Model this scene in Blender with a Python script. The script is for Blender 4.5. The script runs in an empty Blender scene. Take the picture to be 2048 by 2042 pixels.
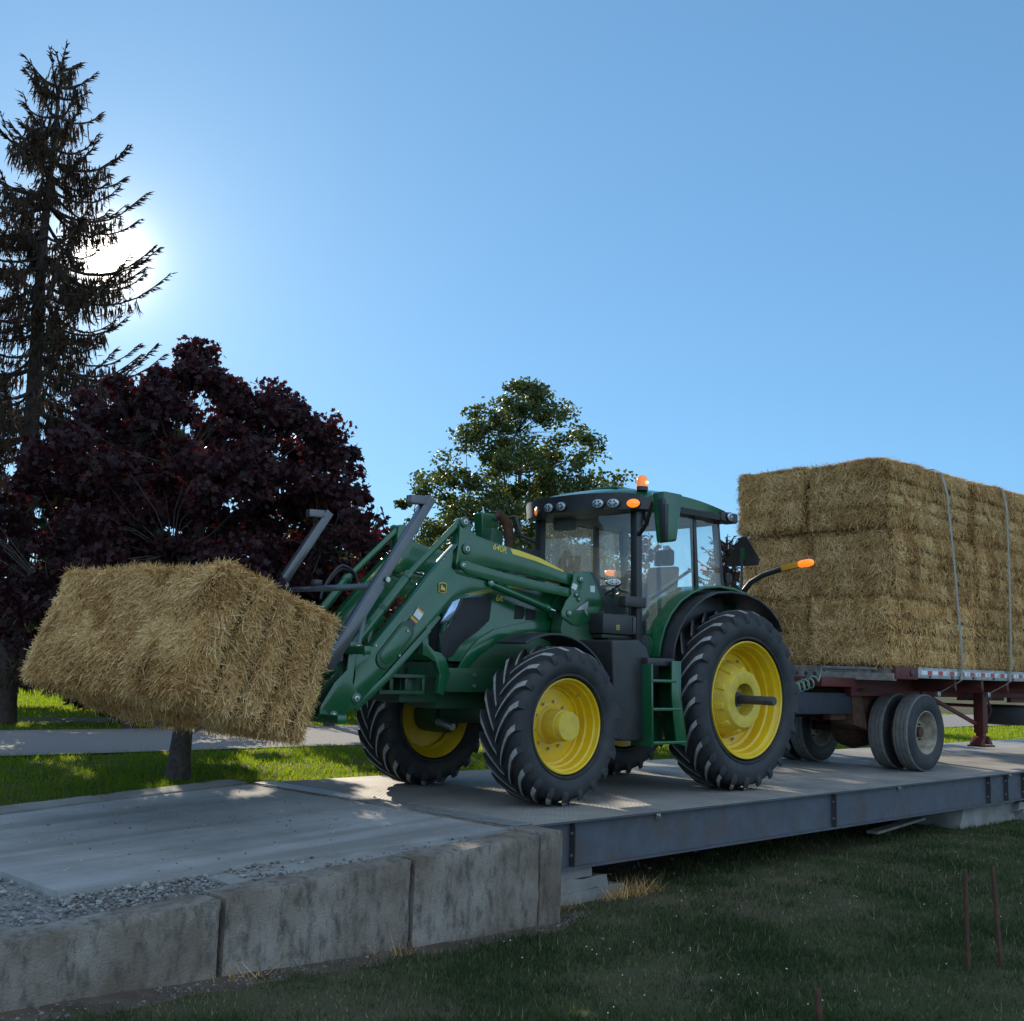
import bpy, bmesh, math, random
import numpy as np
from mathutils import Vector, Matrix, noise as mnoise
R = math.radians
rng = np.random.default_rng(7)
random.seed(7)
scn = bpy.context.scene
COL = scn.collection

# ------------------------------------------------------------------ camera
FPX, PHI, PIT, ROL, HC = 2308.0, R(42.15), R(7.64), R(1.852), 1.24
h_ = Vector((math.sin(PHI), math.cos(PHI), 0)); r_ = Vector((math.cos(PHI), -math.sin(PHI), 0)); u_ = Vector((0, 0, 1))
FW = h_*math.cos(PIT)+u_*math.sin(PIT); U0 = -h_*math.sin(PIT)+u_*math.cos(PIT)
RT = r_*math.cos(ROL)+U0*math.sin(ROL); UP = -r_*math.sin(ROL)+U0*math.cos(ROL)
cam_d = bpy.data.cameras.new('camera'); cam = bpy.data.objects.new('camera', cam_d); COL.objects.link(cam)
M4 = Matrix((RT, UP, -FW)).transposed().to_4x4(); M4.translation = Vector((0, 0, HC))
cam.matrix_world = M4
cam_d.sensor_fit = 'HORIZONTAL'; cam_d.sensor_width = 36; cam_d.lens = FPX/2048*36
cam_d.clip_start = .05; cam_d.clip_end = 3000
scn.camera = cam
# ------------------------------------------------------------------ sky and sun
SUN = Vector((.35, .88, .31)).normalized()
SEL = math.asin(SUN.z); SAZ = math.atan2(SUN.x, SUN.y)
w = bpy.data.worlds.new('World'); scn.world = w; w.use_nodes = True
nt = w.node_tree; nt.nodes.clear(); L = nt.links
out = nt.nodes.new('ShaderNodeOutputWorld'); bg = nt.nodes.new('ShaderNodeBackground')
sky = nt.nodes.new('ShaderNodeTexSky'); sky.sky_type = 'NISHITA'; sky.sun_disc = False
sky.sun_elevation = SEL; sky.sun_rotation = SAZ; sky.air_density = .7; sky.dust_density = .1; sky.ozone_density = 4.0
bg.inputs[1].default_value = .15
# bright aureole of scattered light round the sun's real direction
tc = nt.nodes.new('ShaderNodeTexCoord')
dot = nt.nodes.new('ShaderNodeVectorMath'); dot.operation = 'DOT_PRODUCT'; dot.inputs[1].default_value = SUN
L.new(tc.outputs['Generated'], dot.inputs[0])
ac = nt.nodes.new('ShaderNodeMath'); ac.operation = 'ARCCOSINE'; L.new(dot.outputs['Value'], ac.inputs[0])
def wm(op, a, b=None):
    n = nt.nodes.new('ShaderNodeMath'); n.operation = op
    for i, v in enumerate((a, b)):
        if v is None: continue
        if isinstance(v, (int, float)): n.inputs[i].default_value = v
        else: L.new(v, n.inputs[i])
    return n.outputs[0]
g1 = wm('MULTIPLY', wm('EXPONENT', wm('MULTIPLY', ac.outputs[0], -34.0)), 3.8)
g2 = wm('MULTIPLY', wm('EXPONENT', wm('MULTIPLY', ac.outputs[0], -115.0)), 75.0)
g3 = wm('MULTIPLY', wm('EXPONENT', wm('MULTIPLY', ac.outputs[0], -11.0)), .8)
gs = wm('ADD', wm('ADD', g1, g2), g3)
gc = nt.nodes.new('ShaderNodeVectorMath'); gc.operation = 'SCALE'; gc.inputs[0].default_value = (1.0, .87, .68); L.new(gs, gc.inputs['Scale'])
ad = nt.nodes.new('ShaderNodeVectorMath'); ad.operation = 'ADD'
tn = nt.nodes.new('ShaderNodeVectorMath'); tn.operation = 'MULTIPLY'; tn.inputs[1].default_value = (.76, 1.22, 1.52); gm = nt.nodes.new('ShaderNodeGamma'); gm.inputs[1].default_value = .5; L.new(sky.outputs[0], gm.inputs[0]); L.new(gm.outputs[0], tn.inputs[0])
# added cloud-like glow opposite the sun, out of view, to fill the shaded sides
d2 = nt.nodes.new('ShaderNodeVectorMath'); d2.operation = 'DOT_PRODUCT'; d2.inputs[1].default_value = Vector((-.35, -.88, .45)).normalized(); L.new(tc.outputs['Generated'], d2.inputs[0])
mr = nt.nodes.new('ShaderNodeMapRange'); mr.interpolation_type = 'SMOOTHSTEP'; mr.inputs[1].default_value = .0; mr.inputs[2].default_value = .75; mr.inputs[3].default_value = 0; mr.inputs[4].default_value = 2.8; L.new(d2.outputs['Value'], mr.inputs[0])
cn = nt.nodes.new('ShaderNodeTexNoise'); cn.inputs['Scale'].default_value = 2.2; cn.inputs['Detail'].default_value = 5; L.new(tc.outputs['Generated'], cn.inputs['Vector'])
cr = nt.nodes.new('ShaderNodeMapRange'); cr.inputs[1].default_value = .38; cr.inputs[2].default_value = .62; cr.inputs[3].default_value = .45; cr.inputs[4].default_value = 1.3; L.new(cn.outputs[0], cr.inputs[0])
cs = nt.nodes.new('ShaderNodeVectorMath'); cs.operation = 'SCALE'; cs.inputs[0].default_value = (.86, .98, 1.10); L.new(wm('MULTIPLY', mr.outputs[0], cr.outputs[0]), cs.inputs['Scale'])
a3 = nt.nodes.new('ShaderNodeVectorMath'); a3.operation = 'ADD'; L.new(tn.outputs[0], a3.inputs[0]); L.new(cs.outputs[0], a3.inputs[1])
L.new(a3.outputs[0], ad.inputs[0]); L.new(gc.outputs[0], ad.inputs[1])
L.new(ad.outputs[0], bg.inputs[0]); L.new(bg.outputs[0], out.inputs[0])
sd = bpy.data.lights.new('sun', 'SUN'); so = bpy.data.objects.new('sun', sd); COL.objects.link(so)
sd.energy = 4.5; sd.angle = R(.5); sd.color = (1.0, .88, .70)
so.rotation_euler = SUN.to_track_quat('Z', 'Y').to_euler()
so.location = (0, 0, 30)
scn.view_settings.view_transform = 'Standard'; scn.view_settings.look = 'None'; scn.view_settings.exposure = .7; scn.view_settings.gamma = 1
scn.render.engine = 'CYCLES'; scn.cycles.use_denoising = True; scn.cycles.max_bounces = 8; scn.cycles.transparent_max_bounces = 16
scn.cycles.caustics_reflective = False; scn.cycles.caustics_refractive = False; scn.cycles.sample_clamp_indirect = 6

# ------------------------------------------------------------------ measuring helpers (a point of the tractor's side plane)
CP = Vector((0, 0, HC))
def ray(px, py): return FW + RT*(px-1024)/FPX + UP*(1021-py)/FPX
def at(px, py, Y):
    d = ray(px, py); t = Y/d.y; return CP+d*t
def atx(px, py, X):
    d = ray(px, py); t = X/d.x; return CP+d*t
def prof(pts, Y): return [(at(a, b, Y).x, at(a, b, Y).z) for a, b in pts]
# deck frame: u along the weighbridge, v across it
TH = R(3.25); DO = Vector((6.51, 6.82, 0)); DU = Vector((math.cos(TH), math.sin(TH), 0)); DV = Vector((-math.sin(TH), math.cos(TH), 0))
def D(u, v, z=0): return DO+DU*u+DV*v+Vector((0, 0, z))
def uv_of(x, y): return ((x-DO.x)*DU.x+(y-DO.y)*DU.y, (x-DO.x)*DV.x+(y-DO.y)*DV.y)

# ------------------------------------------------------------------ materials
def nmat(name):
    m = bpy.data.materials.new(name); m.use_nodes = True
    return m, m.node_tree, m.node_tree.nodes['Principled BSDF']
def mix_noise(nt, c1, c2, scale, detail=6, lo=.35, hi=.65, coord='Object', rough=.6):
    tc = nt.nodes.new('ShaderNodeTexCoord'); n = nt.nodes.new('ShaderNodeTexNoise'); n.inputs['Scale'].default_value = scale; n.inputs['Detail'].default_value = detail; n.inputs['Roughness'].default_value = rough
    nt.links.new(tc.outputs[coord], n.inputs['Vector'])
    r = nt.nodes.new('ShaderNodeValToRGB'); r.color_ramp.elements[0].position = lo; r.color_ramp.elements[1].position = hi
    r.color_ramp.elements[0].color = (*c1, 1); r.color_ramp.elements[1].color = (*c2, 1)
    nt.links.new(n.outputs[0], r.inputs[0]); return r, n, tc
def bump(nt, p, src, strength, dist=.01):
    b = nt.nodes.new('ShaderNodeBump'); b.inputs['Strength'].default_value = strength; b.inputs['Distance'].default_value = dist
    nt.links.new(src, b.inputs['Height']); nt.links.new(b.outputs[0], p.inputs['Normal']); return b
def simple(name, c1, c2=None, rough=.5, metal=0, scale=6, coat=0, bmp=0, bscale=60, spec=None, lo=.35, hi=.65, dust=0, dcol=(.26, .22, .16), dscale=9):
    m, nt, p = nmat(name); c2 = c2 or tuple(x*.75 for x in c1)
    r, n, tc = mix_noise(nt, c1, c2, scale, lo=lo, hi=hi); nt.links.new(r.outputs[0], p.inputs['Base Color'])
    p.inputs['Roughness'].default_value = rough; p.inputs['Metallic'].default_value = metal
    if coat: p.inputs['Coat Weight'].default_value = coat; p.inputs['Coat Roughness'].default_value = .12
    if spec is not None: p.inputs['Specular IOR Level'].default_value = spec
    if dust:
        a = nt.nodes.new('ShaderNodeTexNoise'); a.inputs['Scale'].default_value = dscale; a.inputs['Detail'].default_value = 10; a.inputs['Roughness'].default_value = .72; nt.links.new(tc.outputs['Object'], a.inputs['Vector'])
        q = nt.nodes.new('ShaderNodeMapRange'); q.inputs[1].default_value = .47; q.inputs[2].default_value = .74; q.inputs[3].default_value = dust*.12; q.inputs[4].default_value = dust; nt.links.new(a.outputs[0], q.inputs[0])
        mx = nt.nodes.new('ShaderNodeMixRGB'); nt.links.new(q.outputs[0], mx.inputs[0]); nt.links.new(r.outputs[0], mx.inputs[1]); mx.inputs[2].default_value = (*dcol, 1); nt.links.new(mx.outputs[0], p.inputs['Base Color'])
        rr = nt.nodes.new('ShaderNodeMath'); rr.operation = 'MULTIPLY_ADD'; rr.inputs[1].default_value = .7; rr.inputs[2].default_value = rough; rr.use_clamp = True; nt.links.new(q.outputs[0], rr.inputs[0]); nt.links.new(rr.outputs[0], p.inputs['Roughness'])
    if bmp:
        n2 = nt.nodes.new('ShaderNodeTexNoise'); n2.inputs['Scale'].default_value = bscale; n2.inputs['Detail'].default_value = 5
        nt.links.new(tc.outputs['Object'], n2.inputs['Vector']); bump(nt, p, n2.outputs[0], bmp)
    return m
def tone_mat(name, stops, rough=.7, trans=0, tcol=(1, 1, 1), spec=.2):
    """colour of each straw, blade or leaf from its own 'tone'"""
    m, nt, p = nmat(name); a = nt.nodes.new('ShaderNodeAttribute'); a.attribute_name = 'tone'
    r = nt.nodes.new('ShaderNodeValToRGB'); e = r.color_ramp.elements
    while len(e) < len(stops): e.new(.5)
    for k, (pos, c) in enumerate(stops): e[k].position = pos; e[k].color = (*c, 1)
    nt.links.new(a.outputs['Fac'], r.inputs[0]); nt.links.new(r.outputs[0], p.inputs['Base Color'])
    p.inputs['Roughness'].default_value = rough; p.inputs['Specular IOR Level'].default_value = spec
    if trans:
        t = nt.nodes.new('ShaderNodeBsdfTranslucent'); mx = nt.nodes.new('ShaderNodeMixShader'); mx.inputs[0].default_value = trans
        mu = nt.nodes.new('ShaderNodeMixRGB'); mu.blend_type = 'MULTIPLY'; mu.inputs[0].default_value = 1; mu.inputs[2].default_value = (*tcol, 1)
        nt.links.new(r.outputs[0], mu.inputs[1]); nt.links.new(mu.outputs[0], t.inputs[0])
        o = nt.nodes['Material Output']; nt.links.new(p.outputs[0], mx.inputs[1]); nt.links.new(t.outputs[0], mx.inputs[2]); nt.links.new(mx.outputs[0], o.inputs[0])
    return m
M = {}
M['green'] = simple('green_paint', (.003, .098, .034), (.004, .078, .028), rough=.22, scale=3, coat=.45, dust=.10)
M['dgreen'] = simple('dull_green_paint', (.008, .07, .028), (.012, .05, .022), rough=.45, scale=9, coat=.1, dust=.14)
M['yellow'] = simple('yellow_paint', (.82, .54, .006), (.70, .44, .006), rough=.32, scale=5, coat=.25, dust=.12)
M['hubyellow'] = simple('dusty_yellow_paint', (.72, .52, .04), (.58, .42, .06), rough=.5, scale=12, bmp=.15, bscale=40)
M['decal'] = simple('decal_yellow', (.80, .62, .08), (.74, .56, .07), rough=.4)
M['black'] = simple('black_plastic', (.016, .016, .018), (.026, .026, .028), rough=.4, scale=4, bmp=.05, dust=.07)
M['screen'] = simple('black_mesh_screen', (.008, .008, .010), (.016, .016, .018), rough=.6, scale=30, bmp=.3, bscale=220)
M['rubber'] = simple('tyre_rubber', (.016, .017, .020), (.030, .031, .034), rough=.62, scale=5, bmp=.12, bscale=90, lo=.4, hi=.75, dust=.14, dcol=(.17, .15, .12), dscale=5)
M['lug'] = simple('worn_lug_rubber', (.34, .33, .31), (.22, .215, .20), rough=.85, scale=25, bmp=.1)
M['greytyre'] = simple('dusty_truck_tread', (.20, .19, .175), (.13, .125, .115), rough=.9, scale=14, bmp=.15, bscale=60)
M['steel'] = simple('bright_pin_steel', (.55, .55, .54), (.35, .34, .33), rough=.3, metal=.8, scale=30)
M['chrome'] = simple('polished_rod', (.8, .8, .8), (.7, .7, .7), rough=.08, metal=1)
M['darksteel'] = simple('charcoal_steel', (.045, .045, .052), (.075, .07, .07), rough=.4, metal=.2, scale=8, bmp=.05)
M['guard'] = simple('glossy_dark_steel', (.05, .052, .06), (.07, .07, .075), rough=.25, metal=.1, scale=8, coat=.8)
M['rust'] = simple('rusty_steel', (.11, .045, .022), (.05, .025, .016), rough=.85, scale=14, bmp=.3, bscale=50)
M['darkred'] = simple('faded_dark_red_paint', (.13, .014, .014), (.07, .018, .014), rough=.6, scale=7, bmp=.1)
M['bluegrey'] = simple('dark_blue_frame_paint', (.018, .026, .045), (.05, .032, .025), rough=.55, scale=6, lo=.45, hi=.75)
M['alu'] = simple('dull_aluminium', (.45, .46, .47), (.30, .30, .30), rough=.4, metal=.5, scale=9)
M['board'] = simple('grey_weathered_board', (.30, .27, .23), (.18, .16, .13), rough=.8, scale=12, bmp=.2)
M['white'] = simple('white_plastic', (.75, .75, .74), (.6, .6, .6), rough=.4)
M['cream'] = simple('chalky_cream_rim', (.42, .38, .29), (.22, .17, .12), rough=.7, scale=10, bmp=.15)
M['red'] = simple('red_reflector', (.55, .03, .02), (.4, .03, .02), rough=.3)
M['strap'] = simple('grey_webbing', (.34, .33, .28), (.24, .23, .19), rough=.8, scale=20)
M['orangepaint'] = simple('amber_reflector', (.70, .33, .03), (.6, .28, .03), rough=.35)
M['seat'] = simple('dark_seat_fabric', (.030, .032, .036), (.045, .046, .05), rough=.85, scale=20)
M['trim'] = simple('grey_cab_trim', (.13, .13, .125), (.17, .165, .155), rough=.7)
M['beam'] = simple('blue_grey_beam_paint', (.085, .105, .14), (.06, .066, .08), rough=.45, scale=5, bmp=.06, lo=.3, hi=.7, dust=.75, dcol=(.11, .07, .045), dscale=3)
M['bark'] = simple('grey_brown_bark', (.075, .06, .048), (.036, .029, .025), rough=.9, scale=18, bmp=.8, bscale=30)
M['sbark'] = simple('spruce_bark', (.07, .045, .035), (.03, .02, .018), rough=.9, scale=14, bmp=.6, bscale=20)
M['hose'] = simple('pale_green_airline', (.16, .30, .22), (.12, .24, .18), rough=.4)
def lampmat(name, col, e, base=None):
    m, nt, p = nmat(name); p.inputs['Base Color'].default_value = (*(base or col), 1); p.inputs['Emission Color'].default_value = (*col, 1); p.inputs['Emission Strength'].default_value = e
    p.inputs['Roughness'].default_value = .15; p.inputs['Coat Weight'].default_value = .6
    return m
M['amber'] = lampmat('lit_amber_lens', (1, .20, .01), .75, (.8, .22, .02))
M['ambero'] = lampmat('amber_lens', (1, .20, .01), .32, (.85, .24, .03))
M['bulb'] = lampmat('lit_bulb', (1, .62, .12), 2.2)
M['lens'] = simple('clear_lamp_lens', (.62, .66, .70), (.35, .38, .42), rough=.12, scale=60, coat=1, metal=.3)
M['headlamp'] = simple('headlamp_glass', (.45, .6, .85), (.3, .42, .6), rough=.08, scale=20, coat=1, metal=.5)
def glass():
    m, nt, p = nmat('dusty_tinted_glass'); nt.nodes.remove(p); o = nt.nodes['Material Output']
    tr = nt.nodes.new('ShaderNodeBsdfTransparent'); tr.inputs[0].default_value = (.88, .955, .945, 1)
    gl = nt.nodes.new('ShaderNodeBsdfGlossy'); gl.inputs['Roughness'].default_value = .02
    df = nt.nodes.new('ShaderNodeBsdfDiffuse'); df.inputs[0].default_value = (.55, .60, .62, 1)
    tl = nt.nodes.new('ShaderNodeBsdfTranslucent'); tl.inputs[0].default_value = (.6, .62, .6, 1)
    lw = nt.nodes.new('ShaderNodeLayerWeight'); lw.inputs[0].default_value = .5
    pw = nt.nodes.new('ShaderNodeMath'); pw.operation = 'POWER'; pw.inputs[1].default_value = 4; nt.links.new(lw.outputs['Facing'], pw.inputs[0])
    ml = nt.nodes.new('ShaderNodeMath'); ml.operation = 'MULTIPLY_ADD'; ml.inputs[1].default_value = .85; ml.inputs[2].default_value = .10; nt.links.new(pw.outputs[0], ml.inputs[0])
    m1 = nt.nodes.new('ShaderNodeMixShader'); nt.links.new(ml.outputs[0], m1.inputs[0]); nt.links.new(tr.outputs[0], m1.inputs[1]); nt.links.new(gl.outputs[0], m1.inputs[2])
    md = nt.nodes.new('ShaderNodeMixShader'); md.inputs[0].default_value = .5; nt.links.new(df.outputs[0], md.inputs[1]); nt.links.new(tl.outputs[0], md.inputs[2])
    tc = nt.nodes.new('ShaderNodeTexCoord'); n = nt.nodes.new('ShaderNodeTexNoise'); n.inputs['Scale'].default_value = 9; n.inputs['Detail'].default_value = 8; nt.links.new(tc.outputs['Object'], n.inputs['Vector'])
    rr = nt.nodes.new('ShaderNodeMapRange'); rr.inputs[1].default_value = .4; rr.inputs[2].default_value = .75; rr.inputs[3].default_value = .08; rr.inputs[4].default_value = .13; nt.links.new(n.outputs[0], rr.inputs[0])
    m2 = nt.nodes.new('ShaderNodeMixShader'); nt.links.new(rr.outputs[0], m2.inputs[0]); nt.links.new(m1.outputs[0], m2.inputs[1]); nt.links.new(md.outputs[0], m2.inputs[2])
    nt.links.new(m2.outputs[0], o.inputs[0]); return m
M['glass'] = glass()
def concrete(name, c1, c2, c3, streak=False, bs=.35, s1=1.6, s2=14):
    m, nt, p = nmat(name); r, n, tc = mix_noise(nt, c1, c2, s1, 9, .38, .62)
    n2 = nt.nodes.new('ShaderNodeTexNoise'); n2.inputs['Scale'].default_value = s2; n2.inputs['Detail'].default_value = 10; n2.inputs['Roughness'].default_value = .75
    mp = nt.nodes.new('ShaderNodeMapping'); mp.inputs['Scale'].default_value = (1, 1, .42) if streak else (1, 1, 1)
    nt.links.new(tc.outputs['Object'], mp.inputs[0]); nt.links.new(mp.outputs[0], n2.inputs['Vector'])
    r2 = nt.nodes.new('ShaderNodeValToRGB'); r2.color_ramp.elements[0].position = .47; r2.color_ramp.elements[1].position = .66 if streak else .7
    nt.links.new(n2.outputs[0], r2.inputs[0])
    mx = nt.nodes.new('ShaderNodeMixRGB'); nt.links.new(r2.outputs[0], mx.inputs[0]); nt.links.new(r.outputs[0], mx.inputs[1]); mx.inputs[2].default_value = (*c3, 1)
    nt.links.new(mx.outputs[0], p.inputs['Base Color']); p.inputs['Roughness'].default_value = .9; p.inputs['Specular IOR Level'].default_value = .25
    n3 = nt.nodes.new('ShaderNodeTexNoise'); n3.inputs['Scale'].default_value = 70; n3.inputs['Detail'].default_value = 8; nt.links.new(tc.outputs['Object'], n3.inputs['Vector'])
    bump(nt, p, n3.outputs[0], bs, .012); return m
M['slab'] = concrete('worn_slab_concrete', (.40, .395, .385), (.25, .245, .235), (.33, .32, .305), bs=.35, s1=.8)
def marks(m):
    nt = m.node_tree; p = nt.nodes['Principled BSDF']; src = p.inputs['Base Color'].links[0].from_socket
    tc = nt.nodes.new('ShaderNodeTexCoord'); mp = nt.nodes.new('ShaderNodeMapping'); mp.inputs['Rotation'].default_value = (0, 0, -TH0); mp.inputs['Scale'].default_value = (.16, 2.3, 1); nt.links.new(tc.outputs['Object'], mp.inputs[0])
    n = nt.nodes.new('ShaderNodeTexNoise'); n.inputs['Scale'].default_value = 1.2; n.inputs['Detail'].default_value = 6; nt.links.new(mp.outputs[0], n.inputs['Vector'])
    q = nt.nodes.new('ShaderNodeMapRange'); q.inputs[1].default_value = .5; q.inputs[2].default_value = .66; q.inputs[4].default_value = .6; nt.links.new(n.outputs[0], q.inputs[0])
    mx = nt.nodes.new('ShaderNodeMixRGB'); nt.links.new(q.outputs[0], mx.inputs[0]); nt.links.new(src, mx.inputs[1]); mx.inputs[2].default_value = (.19, .175, .155, 1)
    nt.links.new(mx.outputs[0], p.inputs['Base Color'])
TH0 = R(3.25); marks(M['slab'])
M['block'] = concrete('stained_old_concrete', (.30, .265, .225), (.165, .125, .092), (.085, .073, .062), True, .7, 1.6, 14)
M['pier'] = concrete('pale_footing_concrete', (.32, .31, .285), (.19, .18, .165), (.25, .24, .22), bs=.5)
def deckmat():
    m, nt, p = nmat('checker_plate'); r, n, tc = mix_noise(nt, (.34, .31, .27), (.20, .19, .175), 1.1, 8, .36, .64)
    sx = nt.nodes.new('ShaderNodeMapping'); sx.inputs['Scale'].default_value = (28, 28, 28); sx.inputs['Rotation'].default_value = (0, 0, R(45)); nt.links.new(tc.outputs['Object'], sx.inputs[0])
    ck = nt.nodes.new('ShaderNodeTexChecker'); ck.inputs['Scale'].default_value = 1.0; nt.links.new(sx.outputs[0], ck.inputs[0])
    wv = nt.nodes.new('ShaderNodeTexVoronoi'); wv.inputs['Scale'].default_value = .9; wv.inputs['Randomness'].default_value = .0; nt.links.new(sx.outputs[0], wv.inputs['Vector'])
    mm = nt.nodes.new('ShaderNodeMath'); mm.operation = 'MULTIPLY'; nt.links.new(ck.outputs['Fac'], mm.inputs[0]); nt.links.new(wv.outputs['Distance'], mm.inputs[1])
    nt.links.new(r.outputs[0], p.inputs['Base Color']); p.inputs['Roughness'].default_value = .7; p.inputs['Metallic'].default_value = .1
    bump(nt, p, mm.outputs[0], .8, .012); return m
M['deck'] = deckmat()
def groundmat():
    m, nt, p = nmat('lawn_soil'); r, n, tc = mix_noise(nt, (.050, .062, .024), (.105, .088, .055), .9, 10, .40, .66)
    nt.links.new(r.outputs[0], p.inputs['Base Color']); p.inputs['Roughness'].default_value = 1; p.inputs['Specular IOR Level'].default_value = .1
    n3 = nt.nodes.new('ShaderNodeTexNoise'); n3.inputs['Scale'].default_value = 40; n3.inputs['Detail'].default_value = 8; nt.links.new(tc.outputs['Object'], n3.inputs['Vector'])
    bump(nt, p, n3.outputs[0], .8, .03); return m
M['ground'] = groundmat()
M['dirt'] = simple('dry_brown_dirt', (.14, .105, .078), (.085, .065, .05), rough=1, scale=5, bmp=.8, bscale=45, spec=.1)
M['road'] = simple('grey_gravel_road', (.27, .25, .235), (.17, .16, .155), rough=1, scale=30, bmp=.7, bscale=60, spec=.15)
M['stone'] = tone_mat('crushed_stone', [(0, (.10, .095, .09)), (.5, (.23, .22, .205)), (1, (.33, .315, .29))], .9)
M['mulch'] = simple('dark_mulch', (.05, .03, .022), (.12, .07, .05), rough=1, scale=30, bmp=1, bscale=60)
M['straw'] = tone_mat('straw', [(0, (.23, .10, .032)), (.35, (.56, .325, .115)), (.7, (.88, .595, .26)), (1, (.97, .80, .47))], .75, .18, (1, .8, .5))
def vary(m, amt):
    nt = m.node_tree; p = nt.nodes['Principled BSDF']; src = p.inputs['Base Color'].links[0].from_socket
    oi = nt.nodes.new('ShaderNodeObjectInfo'); q = nt.nodes.new('ShaderNodeMapRange'); q.inputs[3].default_value = 1-amt; q.inputs[4].default_value = 1+amt*.6; nt.links.new(oi.outputs['Random'], q.inputs[0])
    hs = nt.nodes.new('ShaderNodeHueSaturation'); nt.links.new(src, hs.inputs['Color']); nt.links.new(q.outputs[0], hs.inputs['Value']); nt.links.new(hs.outputs[0], p.inputs['Base Color'])
vary(M['straw'], .13)
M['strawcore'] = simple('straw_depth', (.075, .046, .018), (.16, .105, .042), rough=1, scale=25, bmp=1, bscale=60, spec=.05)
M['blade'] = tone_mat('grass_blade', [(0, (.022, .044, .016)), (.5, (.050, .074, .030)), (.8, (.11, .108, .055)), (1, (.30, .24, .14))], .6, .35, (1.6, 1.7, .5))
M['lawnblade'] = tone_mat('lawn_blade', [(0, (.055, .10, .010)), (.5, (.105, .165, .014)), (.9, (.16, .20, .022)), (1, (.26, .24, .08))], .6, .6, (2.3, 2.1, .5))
M['mapleleaf'] = tone_mat('purple_maple_leaf', [(0, (.020, .010, .013)), (.6, (.034, .013, .016)), (1, (.060, .018, .020))], .55, .22, (3.0, .7, .6), spec=.2)
M['oakleaf'] = tone_mat('green_leaf', [(0, (.028, .050, .014)), (.6, (.05, .075, .016)), (.9, (.10, .10, .02)), (1, (.20, .13, .03))], .5, .35, (2.0, 1.8, .5), spec=.4)
M['needle'] = tone_mat('spruce_needles', [(0, (.028, .028, .016)), (.5, (.050, .042, .026)), (1, (.10, .055, .038))], .7, .28, (1.6, 1.0, .8))
M['darkleaf'] = tone_mat('far_leaf', [(0, (.015, .028, .010)), (1, (.045, .07, .018))], .7, .2, (1.6, 1.6, .5))
M['flower'] = simple('clover_white', (.75, .74, .68), (.6, .6, .55), rough=.8)

# ------------------------------------------------------------------ object helpers
ORG = {}
def tag(o, label=None, cat=None, group=None, kind=None):
    if label: o['label'] = label
    if cat: o['category'] = cat
    if group: o['group'] = group
    if kind: o['kind'] = kind
    return o
def empty(name, loc, parent=None):
    o = bpy.data.objects.new(name, None); COL.objects.link(o); o.empty_display_size = .1
    loc = Vector(loc)
    if parent: o.parent = parent; o.location = loc-ORG[parent]
    else: o.location = loc
    ORG[o] = loc; return o
def thing(name, label, cat, loc, group=None): return tag(empty(name, loc), label, cat, group)
def build(bm, name, mats, parent=None, bevel=0, smooth=35, seg=2, origin=None):
    bmesh.ops.remove_doubles(bm, verts=bm.verts, dist=1e-5)
    if bevel:
        es = [e for e in bm.edges if len(e.link_faces) == 2 and e.calc_face_angle(0) > R(25)]
        bmesh.ops.bevel(bm, geom=es, offset=bevel, segments=seg, affect='EDGES', profile=.6, clamp_overlap=True)
    bmesh.ops.recalc_face_normals(bm, faces=bm.faces)
    org = ORG[parent] if parent else (Vector(origin) if origin else Vector((0, 0, 0)))
    bmesh.ops.translate(bm, verts=bm.verts, vec=-org)
    me = bpy.data.meshes.new(name); bm.to_mesh(me); bm.free()
    for mt in (mats if isinstance(mats, (list, tuple)) else [mats]): me.materials.append(M[mt] if isinstance(mt, str) else mt)
    if smooth:
        me.polygons.foreach_set('use_smooth', [True]*len(me.polygons)); me.set_sharp_from_angle(angle=R(smooth))
    o = bpy.data.objects.new(name, me); COL.objects.link(o)
    if parent: o.parent = parent
    else: o.location = org
    ORG[o] = org; return o
def NB(): return bmesh.new()
def hexa(bm, P, mi=0):
    """8 corners: bottom ring 0-3, top ring 4-7"""
    v = [bm.verts.new(p) for p in P]
    for f in ((3, 2, 1, 0), (4, 5, 6, 7), (0, 1, 5, 4), (1, 2, 6, 5), (2, 3, 7, 6), (3, 0, 4, 7)):
        bm.faces.new([v[i] for i in f]).material_index = mi
    return bm
def box(bm, x0, x1, y0, y1, z0, z1, mi=0):
    return hexa(bm, [(x0, y0, z0), (x1, y0, z0), (x1, y1, z0), (x0, y1, z0), (x0, y0, z1), (x1, y0, z1), (x1, y1, z1), (x0, y1, z1)], mi)
def dbox(bm, u0, u1, v0, v1, z0, z1, mi=0):
    return hexa(bm, [D(u0, v0, z0), D(u1, v0, z0), D(u1, v1, z0), D(u0, v1, z0), D(u0, v0, z1), D(u1, v0, z1), D(u1, v1, z1), D(u0, v1, z1)], mi)
def prism(bm, pts, y0, y1, mi=0):
    a = [bm.verts.new((x, y0, z)) for x, z in pts]; b = [bm.verts.new((x, y1, z)) for x, z in pts]; n = len(pts)
    bm.faces.new(a).material_index = mi; bm.faces.new(b[::-1]).material_index = mi
    for i in range(n): bm.faces.new((a[i], b[i], b[(i+1) % n], a[(i+1) % n])).material_index = mi
    return bm
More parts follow.
